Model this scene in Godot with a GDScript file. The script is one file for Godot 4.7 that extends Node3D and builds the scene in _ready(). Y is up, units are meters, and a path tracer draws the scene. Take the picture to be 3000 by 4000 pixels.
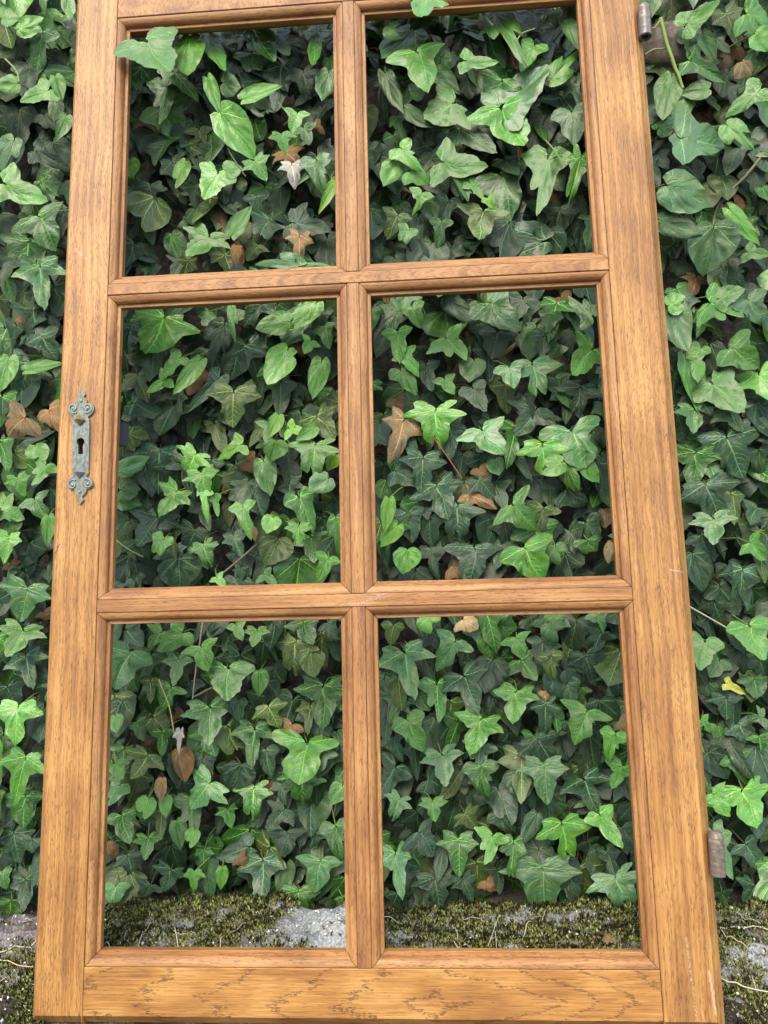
extends Node3D
# An old oak glazed door without its panes, leaning against ivy behind a low mossy stone kerb.

const FOCAL := 2800.0
const CAM := Vector3(0.0846, 0.6177, 0.8028)
const FWD := Vector3(-0.0589, -0.0283, -0.9979)
const UPV := Vector3(0.0316, 0.9990, -0.0302)
const LEAN := 0.174533
var cam_basis: Basis
var door: Node3D
var rng := RandomNumberGenerator.new()
var noise := FastNoiseLite.new()

# ---------------------------------------------------------------- helpers
func srgb(r: float, g: float, b: float) -> Color:
	return Color(r, g, b).linear_to_srgb()

func ray(px: float, py: float) -> Vector3:
	return (cam_basis * Vector3((px - 1500.0) / FOCAL, -(py - 2000.0) / FOCAL, -1.0)).normalized()

func on_plane(px: float, py: float, at: Vector3, n: Vector3) -> Vector3:
	var d := ray(px, py)
	return CAM + d * ((at - CAM).dot(n) / d.dot(n))

# a photo pixel to the door's own axes, on the sheet z = depth of the door
func on_door(px: float, py: float, depth := 0.0) -> Vector3:
	var t := door.transform
	var n := t.basis.z
	return t.affine_inverse() * on_plane(px, py, t * Vector3(0, 0, depth), n)

func ivy_front(y: float) -> float:
	return -0.212 - 0.036 * y

func on_ivy(px: float, py: float, behind: float) -> Vector3:
	var d := ray(px, py)
	# CAM.z + t d.z = -0.212 - behind - 0.036 (CAM.y + t d.y)
	var t := (-0.212 - behind - 0.036 * CAM.y - CAM.z) / (d.z + 0.036 * d.y)
	return CAM + d * t

class Shape:
	var v := PackedVector3Array()
	var n := PackedVector3Array()
	var uv := PackedVector2Array()
	var col := PackedColorArray()
	func tri(a: Vector3, b: Vector3, c: Vector3, na: Vector3, nb: Vector3, nc: Vector3, ua := Vector2.ZERO, ub := Vector2.ZERO, uc := Vector2.ZERO, tint := Color.WHITE):
		if (b - a).cross(c - a).dot(na + nb + nc) > 0.0:
			v.append_array([a, c, b]); n.append_array([na, nc, nb]); uv.append_array([ua, uc, ub])
		else:
			v.append_array([a, b, c]); n.append_array([na, nb, nc]); uv.append_array([ua, ub, uc])
		col.append_array([tint, tint, tint])
	func quad(a: Vector3, b: Vector3, c: Vector3, d: Vector3, nn: Vector3, ua := Vector2.ZERO, ub := Vector2.ZERO, uc := Vector2.ZERO, ud := Vector2.ZERO, tint := Color.WHITE):
		tri(a, b, c, nn, nn, nn, ua, ub, uc, tint)
		tri(a, c, d, nn, nn, nn, ua, uc, ud, tint)
	# a tube along points, radii per point, sides around
	func tube(p: Array, r: Array, sides: int, tint := Color.WHITE, capped := false):
		var rings := []
		var last := Vector3(0.31, 0.17, 0.93).normalized()
		for i in p.size():
			var dir: Vector3 = (p[min(i + 1, p.size() - 1)] - p[max(i - 1, 0)]).normalized()
			var s := last - dir * last.dot(dir)
			if s.length() < 0.01: s = dir.cross(Vector3(1, 0.2, 0))
			s = s.normalized(); last = s
			var t := dir.cross(s)
			var ring := []
			for k in sides:
				var a := TAU * k / sides
				ring.append(s * cos(a) + t * sin(a))
			rings.append(ring)
		for i in p.size() - 1:
			for k in sides:
				var k2 := (k + 1) % sides
				var a: Vector3 = p[i] + rings[i][k] * r[i]; var b: Vector3 = p[i] + rings[i][k2] * r[i]
				var c: Vector3 = p[i + 1] + rings[i + 1][k2] * r[i + 1]; var d: Vector3 = p[i + 1] + rings[i + 1][k] * r[i + 1]
				tri(a, b, c, rings[i][k], rings[i][k2], rings[i + 1][k2], Vector2.ZERO, Vector2.ZERO, Vector2.ZERO, tint)
				tri(a, c, d, rings[i][k], rings[i + 1][k2], rings[i + 1][k], Vector2.ZERO, Vector2.ZERO, Vector2.ZERO, tint)
		if capped:
			for e in [0, p.size() - 1]:
				var out: Vector3 = (p[e] - p[1 if e == 0 else e - 1]).normalized()
				for k in sides:
					tri(p[e], p[e] + rings[e][k] * r[e], p[e] + rings[e][(k + 1) % sides] * r[e], out, out, out, Vector2.ZERO, Vector2.ZERO, Vector2.ZERO, tint)
	# a body turned about the line base + axis; prof holds Vector2(radius, height)
	func lathe(base: Vector3, axis: Vector3, prof: Array, sides: int, tint := Color.WHITE):
		var s := axis.cross(Vector3(0.2, 0.3, 1)).normalized(); var t := axis.cross(s)
		for i in prof.size() - 1:
			var p0: Vector2 = prof[i]; var p1: Vector2 = prof[i + 1]
			var sl := p1 - p0
			for k in sides:
				var q := []
				var nn := []
				for a in [TAU * k / sides, TAU * (k + 1) / sides]:
					var rad: Vector3 = s * cos(a) + t * sin(a)
					q.append([base + rad * p0.x + axis * p0.y, base + rad * p1.x + axis * p1.y])
					nn.append((rad * sl.y - axis * sl.x).normalized())
				tri(q[0][0], q[1][0], q[1][1], nn[0], nn[1], nn[1], Vector2.ZERO, Vector2.ZERO, Vector2.ZERO, tint)
				tri(q[0][0], q[1][1], q[0][1], nn[0], nn[1], nn[0], Vector2.ZERO, Vector2.ZERO, Vector2.ZERO, tint)
	func surface(mesh: ArrayMesh, m: Material):
		var arr := []
		arr.resize(Mesh.ARRAY_MAX)
		arr[Mesh.ARRAY_VERTEX] = v; arr[Mesh.ARRAY_NORMAL] = n; arr[Mesh.ARRAY_TEX_UV] = uv; arr[Mesh.ARRAY_COLOR] = col
		mesh.add_surface_from_arrays(Mesh.PRIMITIVE_TRIANGLES, arr)
		mesh.surface_set_material(mesh.get_surface_count() - 1, m)
	func mesh(m: Material) -> ArrayMesh:
		var out := ArrayMesh.new()
		surface(out, m)
		return out

func put(called: String, mesh: Mesh, parent: Node) -> MeshInstance3D:
	var o := MeshInstance3D.new()
	o.name = called
	o.mesh = mesh
	parent.add_child(o, true)
	return o

func tag(o: Node, label: String, category: String, group := "", kind := ""):
	if label: o.set_meta("label", label)
	if category: o.set_meta("category", category)
	if group: o.set_meta("group", group)
	if kind: o.set_meta("kind", kind)

func numbered(called: String, parent: Node) -> String:
	if not parent.has_node(called): return called
	var k := 1
	while parent.has_node("%s_%03d" % [called, k]): k += 1
	return "%s_%03d" % [called, k]

func mat(r: float, g: float, b: float, rough := 0.8, metal := 0.0) -> StandardMaterial3D:
	var m := StandardMaterial3D.new()
	m.albedo_color = srgb(r, g, b)
	m.roughness = rough; m.metallic = metal
	return m

func smooth(a: float, b: float, x: float) -> float:
	return smoothstep(a, b, x)

# ---------------------------------------------------------------- timber
const PX := 0.0007     # metres of timber to a texel

# along runs down the picture (v). Straight oak grain with long dark pores.
func oak(w: int, h: int, sd: int, warm: float, dashes: float, marks: Array = []) -> Array:
	var r := RandomNumberGenerator.new(); r.seed = sd
	var f := FastNoiseLite.new(); f.seed = sd; f.noise_type = FastNoiseLite.TYPE_SIMPLEX_SMOOTH; f.frequency = 1.0; f.fractal_octaves = 2
	var tone := PackedFloat32Array(); tone.resize(w * h)
	var pore := PackedFloat32Array(); pore.resize(w * h)
	for y in h:
		var ly := y * PX
		var bend := 0.006 * f.get_noise_2d(ly * 2.2, 7.0) + 0.0018 * f.get_noise_2d(ly * 9.0, 3.0)
		for x in w:
			var lx := x * PX + bend
			var t := 0.40 * f.get_noise_2d(lx * 75.0, ly * 1.3) + 0.36 * f.get_noise_2d(lx * 330.0 + 9.0, ly * 5.0) + 0.30 * f.get_noise_2d(lx * 1100.0, ly * 22.0)
			t += 0.40 * f.get_noise_2d(lx * 9.0 + 40.0, ly * 6.0 + 20.0)
			tone[y * w + x] = t
	var n := int(w * h * 0.026 * dashes)
	for i in n:
		var x0 := r.randf() * w
		var y0 := r.randi_range(-10, h - 1)
		var band := f.get_noise_2d(x0 * PX * 160.0, y0 * PX * 1.5 + 60.0)
		if r.randf() > 0.55 + 0.9 * band: continue
		var len := r.randi_range(4, 15)
		var dark := r.randf_range(0.25, 0.85)
		var wob := r.randf_range(-0.07, 0.07)
		for k in len:
			var yy := y0 + k
			if yy < 0 or yy >= h: continue
			var xx := posmod(int(x0 + wob * k + 0.6 * sin(k * 0.4 + x0)), w)
			var e := 1.0 - absf(2.0 * k / len - 1.0) * 0.6
			pore[yy * w + xx] = maxf(pore[yy * w + xx], dark * e)
	return paint_timber(w, h, tone, pore, warm, sd, marks)

# Flat-sawn oak: bands of pores in nested zigzag arches. Grain runs along u here.
func oak_arches(w: int, h: int, sd: int, warm: float) -> Array:
	var r := RandomNumberGenerator.new(); r.seed = sd
	var f := FastNoiseLite.new(); f.seed = sd; f.noise_type = FastNoiseLite.TYPE_SIMPLEX_SMOOTH; f.frequency = 1.0; f.fractal_octaves = 2
	var tone := PackedFloat32Array(); tone.resize(w * h)
	var pore := PackedFloat32Array(); pore.resize(w * h)
	var ring := PackedFloat32Array(); ring.resize(w * h)
	for y in h:
		var ly := y * PX
		for x in w:
			var lx := x * PX
			var mid := 0.030 + 0.012 * f.get_noise_2d(lx * 4.0, 1.0)
			var arch := absf(ly - mid) / 0.030
			var p := (lx + 0.02) / 0.082 - 0.62 * arch + 0.24 * f.get_noise_2d(lx * 14.0, ly * 60.0) + 0.10 * f.get_noise_2d(lx * 40.0, ly * 160.0)
			if lx > 0.42: p = (lx - 0.42) / 0.07 + 5.1 + 0.7 * arch - 1.2 * exp(-pow((lx - 0.53) / 0.09, 2.0)) * (1.0 - arch) + 0.2 * f.get_noise_2d(lx * 14.0, ly * 60.0)
			ring[y * w + x] = p - floor(p)
			tone[y * w + x] = 0.30 * f.get_noise_2d(lx * 5.0, ly * 330.0) + 0.35 * f.get_noise_2d(lx * 18.0, ly * 1000.0) + 0.5 * f.get_noise_2d(lx * 9.0, ly * 22.0 + 5.0)
	for i in int(w * h * 0.22):
		var x0 := r.randi_range(-6, w - 1); var y0 := r.randi_range(0, h - 1)
		var q := ring[y0 * w + clampi(x0, 0, w - 1)]
		var near := exp(-pow(minf(q, 1.0 - q) / 0.075, 2.0))
		if r.randf() > near * 0.75 + 0.05: continue
		var len := r.randi_range(3, 7) if near > 0.3 else r.randi_range(6, 22)
		var dark := r.randf_range(0.35, 0.80) if near > 0.3 else r.randf_range(0.15, 0.35)
		for k in len:
			var xx := x0 + k
			if xx >= 0 and xx < w: pore[y0 * w + xx] = maxf(pore[y0 * w + xx], dark)
	return paint_timber(w, h, tone, pore, warm, sd, [])

# marks: [u0, v0, u1, v1, half width in texels, kind]; kind 0 a pale scratch, 1 a dark crack, 2 a worn whitish rub
func paint_timber(w: int, h: int, tone: PackedFloat32Array, pore: PackedFloat32Array, warm: float, sd: int, marks: Array) -> Array:
	var r := RandomNumberGenerator.new(); r.seed = sd + 5
	var f := FastNoiseLite.new(); f.seed = sd + 3; f.frequency = 1.0; f.fractal_octaves = 3
	var rub := PackedFloat32Array(); rub.resize(w * h)
	var crack := PackedFloat32Array(); crack.resize(w * h)
	for i in int(w * h / 5200.0):     # specks of old paint and knocks
		var x := r.randi_range(1, w - 2); var y := r.randi_range(1, h - 2)
		rub[y * w + x] = r.randf_range(0.25, 0.9)
		if r.randf() < 0.3: rub[(y + 1) * w + x] = 0.5
	for m in marks:
		var a := Vector2(m[0] * w, m[1] * h); var b := Vector2(m[2] * w, m[3] * h)
		var steps := int(a.distance_to(b)) + 1
		for s in steps + 1:
			var p := a.lerp(b, float(s) / steps)
			var hw: float = m[4]
			for dy in range(-int(hw) - 1, int(hw) + 2):
				for dx in range(-int(hw) - 1, int(hw) + 2):
					var x := int(p.x) + dx; var y := int(p.y) + dy
					if x < 0 or y < 0 or x >= w or y >= h: continue
					var k := clampf(1.0 - Vector2(dx, dy).length() / (hw + 0.5), 0.0, 1.0)
					if m[5] == 1: crack[y * w + x] = maxf(crack[y * w + x], k)
					elif m[5] == 0: rub[y * w + x] = maxf(rub[y * w + x], k * 0.8)
					else: rub[y * w + x] = maxf(rub[y * w + x], k * clampf(0.25 + 1.1 * f.get_noise_2d(x * 0.22, y * 0.22), 0.0, 0.8))
	var light := Vector3(0.520, 0.285, 0.106).lerp(Vector3(0.545, 0.288, 0.080), warm)
	var mid := Vector3(0.385, 0.186, 0.061).lerp(Vector3(0.415, 0.192, 0.045), warm)
	var deep := Vector3(0.230, 0.103, 0.040).lerp(Vector3(0.25, 0.104, 0.030), warm)
	var dark := Vector3(0.075, 0.033, 0.021)
	var pale := Vector3(0.60, 0.50, 0.40)
	var im := Image.create(w, h, false, Image.FORMAT_RGB8)
	var hi := Image.create(w, h, false, Image.FORMAT_L8)
	for y in h:
		for x in w:
			var i := y * w + x
			var t := tone[i]
			var c := mid.lerp(light, clampf(t * 2.0, 0.0, 1.0)) if t > 0.0 else mid.lerp(deep, clampf(-t * 2.0, 0.0, 1.0))
			c = c.lerp(dark, pore[i] * 0.95)
			c = c.lerp(dark * 0.6, crack[i])
			c = c.lerp(pale, rub[i] * 0.8)
			im.set_pixel(x, y, srgb(c.x, c.y, c.z))
			var e := clampf(0.75 + 0.12 * t - 0.6 * pore[i] - 0.7 * crack[i], 0.0, 1.0)
			hi.set_pixel(x, y, Color(e, e, e))
	return [im, hi]

func timber(made: Array) -> StandardMaterial3D:
	var m := StandardMaterial3D.new()
	m.albedo_texture = ImageTexture.create_from_image(made[0])
	m.heightmap_enabled = true
	m.heightmap_texture = ImageTexture.create_from_image(made[1])
	m.heightmap_scale = 0.045
	m.roughness = 0.42
	m.metallic_specular = 0.45
	return m

# One board of the door: front face at z = 0, edges cut back by bevel [left, right, bottom, top]; size = metres the picture covers (across u, along v)
func board(x0: float, x1: float, y0: float, y1: float, z1: float, bevel: Array, upright: bool, size: Vector2, off: Vector2, pocket := Rect2()) -> Shape:
	var s := Shape.new()
	var uvf := func(x: float, y: float) -> Vector2:
		return Vector2((x - x0) / size.x, (y1 - y) / size.y) + off if upright else Vector2((x - x0) / size.y, (y1 - y) / size.x) + off
	var xa: float = x0 + bevel[0]; var xb: float = x1 - bevel[1]; var ya: float = y0 + bevel[2]; var yb: float = y1 - bevel[3]
	var xs := [xa, xb]; var ys := [ya, yb]
	if pocket.size.x > 0.0:
		xs = [xa, pocket.position.x, pocket.end.x, xb]; ys = [ya, pocket.position.y, pocket.end.y, yb]
	var nz := Vector3(0, 0, 1)
	for i in xs.size() - 1:
		for j in ys.size() - 1:
			if pocket.size.x > 0.0 and i == 1 and j == 1: continue
			s.quad(Vector3(xs[i], ys[j], 0), Vector3(xs[i + 1], ys[j], 0), Vector3(xs[i + 1], ys[j + 1], 0), Vector3(xs[i], ys[j + 1], 0), nz, uvf.call(xs[i], ys[j]), uvf.call(xs[i + 1], ys[j]), uvf.call(xs[i + 1], ys[j + 1]), uvf.call(xs[i], ys[j + 1]))
	if pocket.size.x > 0.0:
		var a := pocket.position; var b := pocket.end; var pz := -0.03
		for e in [[a.x, a.y, b.x, a.y, Vector3(0, 1, 0)], [a.x, b.y, b.x, b.y, Vector3(0, -1, 0)], [a.x, a.y, a.x, b.y, Vector3(1, 0, 0)], [b.x, a.y, b.x, b.y, Vector3(-1, 0, 0)]]:
			s.quad(Vector3(e[0], e[1], 0), Vector3(e[2], e[3], 0), Vector3(e[2], e[3], pz), Vector3(e[0], e[1], pz), e[4], uvf.call(e[0], e[1]), uvf.call(e[2], e[3]), uvf.call(e[2], e[3]), uvf.call(e[0], e[1]))
		s.quad(Vector3(a.x, a.y, pz), Vector3(b.x, a.y, pz), Vector3(b.x, b.y, pz), Vector3(a.x, b.y, pz), nz)
	var outer := [Vector3(x0, y0, 0), Vector3(x1, y0, 0), Vector3(x1, y1, 0), Vector3(x0, y1, 0)]
	var inner := [Vector3(xa, ya, 0), Vector3(xb, ya, 0), Vector3(xb, yb, 0), Vector3(xa, yb, 0)]
	var sides := [[0, 1, Vector3(0, -1, 0), bevel[2]], [1, 2, Vector3(1, 0, 0), bevel[1]], [2, 3, Vector3(0, 1, 0), bevel[3]], [3, 0, Vector3(-1, 0, 0), bevel[0]]]
	for e in sides:
		var b: float = e[3]
		var oa: Vector3 = outer[e[0]]; var ob: Vector3 = outer[e[1]]
		var deep := 0.010 if b > 0.003 else b
		oa.z = -deep; ob.z = -deep
		var ia: Vector3 = inner[e[0]]; var ib: Vector3 = inner[e[1]]
		if b > 0.0:
			s.quad(ia, ib, ob, oa, (e[2] + nz).normalized(), uvf.call(ia.x, ia.y), uvf.call(ib.x, ib.y), uvf.call(ob.x, ob.y), uvf.call(oa.x, oa.y))
		s.quad(oa, ob, Vector3(ob.x, ob.y, z1), Vector3(oa.x, oa.y, z1), e[2], uvf.call(oa.x, oa.y), uvf.call(ob.x, ob.y), uvf.call(ob.x + 0.02, ob.y + 0.02), uvf.call(oa.x + 0.02, oa.y + 0.02))
	s.quad(Vector3(x0, y0, z1), Vector3(x1, y0, z1), Vector3(x1, y1, z1), Vector3(x0, y1, z1), -nz, uvf.call(x0, y0), uvf.call(x1, y0), uvf.call(x1, y1), uvf.call(x0, y1))
	return s

# The moulded edge on one side of an opening: quirk, ovolo, fillet and glazing rebate, mitred at both ends
func moulding(p0: Vector2, p1: Vector2, inward: Vector2, off: Vector2, size: Vector2) -> Shape:
	var prof := [Vector2(-0.0006, -0.0032), Vector2(0.0008, -0.0032), Vector2(0.0008, -0.0014)]
	for k in range(1, 9):
		var a := PI / 2 * k / 8.0
		prof.append(Vector2(0.0008 + 0.0094 * sin(a), -0.0092 + 0.0078 * cos(a)))
	prof.append_array([Vector2(0.0102, -0.0106), Vector2(0.0145, -0.0106), Vector2(0.0150, -0.0112), Vector2(0.0150, -0.0190), Vector2(0.004, -0.0190), Vector2(0.004, -0.034)])
	var s := Shape.new()
	var e := (p1 - p0).normalized()
	p0 += e * 0.0004; p1 -= e * 0.0004      # the mitres have opened a little
	var ln := p0.distance_to(p1)
	var run := 0.0
	for i in prof.size() - 1:
		var a: Vector2 = prof[i]; var b: Vector2 = prof[i + 1]
		var d := b - a
		var nn2 := Vector2(-d.y, d.x)     # (across, depth) normal, turned outward
		if nn2.y < 0.0 and absf(nn2.y) > absf(nn2.x): nn2 = -nn2
		if absf(nn2.y) <= absf(nn2.x): nn2 = Vector2(absf(nn2.x), nn2.y)
		if i == 1: nn2 = Vector2(-1, 0)
		if i == prof.size() - 3: nn2 = Vector2(0, -1)
		var nn := Vector3(inward.x * nn2.x, inward.y * nn2.x, nn2.y).normalized()
		var q := []
		var u := []
		for pt in [[a, 0], [a, 1], [b, 1], [b, 0]]:
			var t: Vector2 = pt[0]
			var base: Vector2 = (p0 + e * t.x if pt[1] == 0 else p1 - e * t.x) + inward * t.x
			q.append(Vector3(base.x, base.y, t.y))
			var rr := run + (0.0 if pt[0] == a else d.length())
			u.append(Vector2(rr / size.x, (0.0 if pt[1] == 0 else ln) / size.y) + off)
		s.quad(q[0], q[1], q[2], q[3], nn, u[0], u[1], u[2], u[3])
		run += d.length()
	return s

# ---------------------------------------------------------------- ivy leaves
# Half outlines: petiole at the origin, tip at (0, 1), half width 0.5. Each also lists where its main veins end.
const OUTLINES := {
	"a": [[0.02, -0.02], [0.07, -0.12], [0.15, -0.19], [0.27, -0.23], [0.37, -0.21], [0.335, -0.10], [0.325, -0.01], [0.40, 0.03], [0.505, 0.13], [0.40, 0.20], [0.28, 0.28], [0.205, 0.36], [0.215, 0.46], [0.20, 0.59], [0.14, 0.77], [0.06, 0.92], [0.0, 1.0]],
	"b": [[0.03, -0.02], [0.11, -0.13], [0.24, -0.19], [0.38, -0.14], [0.505, 0.03], [0.43, 0.16], [0.33, 0.27], [0.285, 0.37], [0.29, 0.50], [0.23, 0.68], [0.13, 0.85], [0.05, 0.96], [0.0, 1.0]],
	"f": [[0.02, -0.01], [0.09, -0.11], [0.21, -0.16], [0.35, -0.12], [0.51, -0.03], [0.43, 0.09], [0.32, 0.19], [0.235, 0.30], [0.245, 0.43], [0.225, 0.60], [0.14, 0.80], [0.05, 0.94], [0.0, 1.0]],
	"c": [[0.03, -0.02], [0.14, -0.09], [0.30, -0.06], [0.43, 0.07], [0.50, 0.24], [0.48, 0.42], [0.40, 0.60], [0.27, 0.78], [0.12, 0.92], [0.0, 1.0]],
	"d": [[0.04, 0.0], [0.12, -0.13], [0.25, -0.22], [0.40, -0.22], [0.50, -0.11], [0.48, 0.03], [0.37, 0.13], [0.25, 0.22], [0.22, 0.34], [0.26, 0.50], [0.27, 0.66], [0.21, 0.82], [0.10, 0.95], [0.0, 1.0]],
	"e": [[0.02, -0.02], [0.09, -0.12], [0.20, -0.16], [0.31, -0.13], [0.31, -0.05], [0.33, 0.02], [0.39, 0.07], [0.505, 0.23], [0.38, 0.26], [0.26, 0.31], [0.175, 0.39], [0.17, 0.52], [0.15, 0.68], [0.09, 0.85], [0.0, 1.0]],
}
const VEINS := {
	"a": [[0.0, 1.0], [0.49, 0.13], [0.35, -0.20]],
	"b": [[0.0, 1.0], [0.49, 0.05], [0.25, -0.14]],
	"f": [[0.0, 1.0], [0.49, -0.03], [0.22, -0.14]],
	"c": [[0.0, 1.0], [0.44, 0.45], [0.40, 0.06]],
	"d": [[0.0, 1.0], [0.47, -0.12], [0.36, 0.08]],
	"e": [[0.0, 1.0], [0.49, 0.21], [0.29, -0.12]],
}
const TS := 256
var leaf_pictures := {}
var leaf_materials := {}
var leaf_meshes := {}
# tone: [base colour, how much paler the veins are: 0 much, 1 little, backlight]
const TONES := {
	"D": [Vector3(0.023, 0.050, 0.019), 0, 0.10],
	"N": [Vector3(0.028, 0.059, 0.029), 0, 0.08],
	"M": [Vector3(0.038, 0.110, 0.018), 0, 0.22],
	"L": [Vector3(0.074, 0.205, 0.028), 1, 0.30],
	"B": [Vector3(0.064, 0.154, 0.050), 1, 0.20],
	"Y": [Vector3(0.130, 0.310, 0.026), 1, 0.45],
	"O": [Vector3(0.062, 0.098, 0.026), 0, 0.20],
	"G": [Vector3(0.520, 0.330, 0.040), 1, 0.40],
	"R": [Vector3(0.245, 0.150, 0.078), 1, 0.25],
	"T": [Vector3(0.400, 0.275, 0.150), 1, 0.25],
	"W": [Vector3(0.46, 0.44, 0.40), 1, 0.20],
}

func outline(kind: String) -> Array:
	var pts: Array = OUTLINES[kind]
	var half := []
	for i in pts.size() - 1:
		var p0 := Vector2(pts[max(i - 1, 0)][0], pts[max(i - 1, 0)][1]); var p1 := Vector2(pts[i][0], pts[i][1])
		var p2 := Vector2(pts[i + 1][0], pts[i + 1][1]); var p3 := Vector2(pts[min(i + 2, pts.size() - 1)][0], pts[min(i + 2, pts.size() - 1)][1])
		for k in 2:
			half.append(p1.cubic_interpolate(p2, p0, p3, k / 2.0))
	var out := half.duplicate()
	out.append(Vector2(0, 1))
	for i in range(half.size() - 1, -1, -1):
		out.append(Vector2(-half[i].x, half[i].y))
	return out

func leaf_uv(p: Vector2) -> Vector2:
	return Vector2(0.5 + p.x * 0.9, (p.y + 0.26) / 1.30)

func stroke(buf: PackedFloat32Array, a: Vector2, b: Vector2, r0: float, r1: float, power: float) -> PackedFloat32Array:
	var n := int(a.distance_to(b) * 1.6) + 2
	for i in n + 1:
		var k := float(i) / n
		var p := a.lerp(b, k)
		var rr := lerpf(r0, r1, k)
		var reach := int(rr) + 2
		for dy in range(-reach, reach + 1):
			for dx in range(-reach, reach + 1):
				var x := int(p.x) + dx; var y := int(p.y) + dy
				if x < 0 or y < 0 or x >= TS or y >= TS: continue
				var d := Vector2(x + 0.5, y + 0.5).distance_to(p)
				var v := power * clampf(1.0 - (d - rr + 0.8) / 1.6, 0.0, 1.0)
				if v > buf[y * TS + x]: buf[y * TS + x] = v
	return buf

func make_leaf_pictures(kind: String, sd: int):
	var r := RandomNumberGenerator.new(); r.seed = sd
	var f := FastNoiseLite.new(); f.seed = sd; f.frequency = 1.0; f.fractal_octaves = 3
	var buf := PackedFloat32Array(); buf.resize(TS * TS)
	var to := func(p: Vector2) -> Vector2: return leaf_uv(p) * TS
	for v in VEINS[kind]:
		for side in ([1.0] if v[0] == 0.0 else [1.0, -1.0]):
			var tip := Vector2(v[0] * side, v[1])
			buf = stroke(buf, to.call(Vector2.ZERO), to.call(tip * 0.97), 2.4, 0.7, 1.0)
			var ln := tip.length()
			var cnt := 5 if v[0] == 0.0 else (4 if ln > 0.35 else 2)
			for i in cnt:
				for s in [1.0, -1.0]:
					var at: Vector2 = tip * (0.20 + 0.70 * (i + r.randf_range(-0.2, 0.2) + (0.25 if s > 0 else 0.0)) / cnt)
					var dir := tip.normalized().rotated(s * r.randf_range(0.55, 0.85))
					var l2 := ln * r.randf_range(0.20, 0.32) * (1.1 - 0.6 * i / cnt)
					var m := at + dir * l2 * 0.5
					var e := m + dir.rotated(-s * 0.35) * l2 * 0.5
					buf = stroke(buf, to.call(at), to.call(m), 1.2, 0.8, r.randf_range(0.4, 0.75))
					buf = stroke(buf, to.call(m), to.call(e), 0.8, 0.4, r.randf_range(0.3, 0.55))
					var e2 := m + dir.rotated(s * 0.5) * l2 * 0.35
					buf = stroke(buf, to.call(m), to.call(e2), 0.6, 0.4, 0.4)
	var specks := PackedFloat32Array(); specks.resize(TS * TS)
	for i in 90:
		specks[r.randi_range(0, TS * TS - TS - 2)] = r.randf_range(0.3, 1.0)
	for c in 2:
		var ratio: float = [4.9, 2.7][c]
		var im := Image.create(TS, TS, false, Image.FORMAT_RGB8)
		for y in TS:
			for x in TS:
				var q := f.get_noise_2d(x * 0.018, y * 0.018) * 0.24 + f.get_noise_2d(x * 0.11 + 50.0, y * 0.11) * 0.22
				var base := (1.0 + q) / ratio
				var i := y * TS + x
				var k := buf[i] * (0.92 if c == 0 else 0.85)
				var val := lerpf(base, 1.0, k)
				val = lerpf(val, 1.0, specks[i] * 0.7)
				var warm := clampf(0.5 + f.get_noise_2d(x * 0.012 + 90.0, y * 0.012) * 1.2, 0.0, 1.0)
				im.set_pixel(x, y, srgb(val * lerpf(0.86, 1.12, warm), val, val * lerpf(1.12, 0.85, warm)))
		leaf_pictures[kind + str(c)] = ImageTexture.create_from_image(im)
	var hb := Image.create(TS, TS, false, Image.FORMAT_L8)
	for y in TS:
		for x in TS:
			var g := clampf(0.55 + 0.12 * f.get_noise_2d(x * 0.04 + 11.0, y * 0.04) + 0.1 * f.get_noise_2d(x * 0.2, y * 0.2) - 0.45 * buf[y * TS + x], 0.0, 1.0)
			hb.set_pixel(x, y, Color(g, g, g))
	leaf_pictures[kind + "h"] = ImageTexture.create_from_image(hb)

func leaf_material(kind: String, tone: String, step: int) -> StandardMaterial3D:
	var key := kind + tone + str(step)
	if leaf_materials.has(key): return leaf_materials[key]
	var t: Array = TONES[tone]
	var ratio: float = [4.9, 2.7][t[1]]
	var dead := tone in ["R", "T", "W"]
	if dead: ratio = 2.1
	var m := StandardMaterial3D.new()
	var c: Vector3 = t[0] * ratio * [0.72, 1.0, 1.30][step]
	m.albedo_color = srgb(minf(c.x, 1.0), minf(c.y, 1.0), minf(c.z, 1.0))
	m.albedo_texture = leaf_pictures[kind + str(t[1])]
	m.vertex_color_use_as_albedo = true
	m.roughness = 0.85 if dead else [0.42, 0.36, 0.31][step]
	m.metallic_specular = 0.3 if dead else (0.42 if tone in ["D", "N", "O"] else 0.55)
	m.heightmap_enabled = true
	m.heightmap_texture = leaf_pictures[kind + "h"]
	m.heightmap_scale = 0.10
	m.backlight_enabled = true
	m.backlight = Color(t[2] * 0.9, t[2], t[2] * 0.5)
	m.cull_mode = BaseMaterial3D.CULL_DISABLED
	leaf_materials[key] = m
	return m

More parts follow.
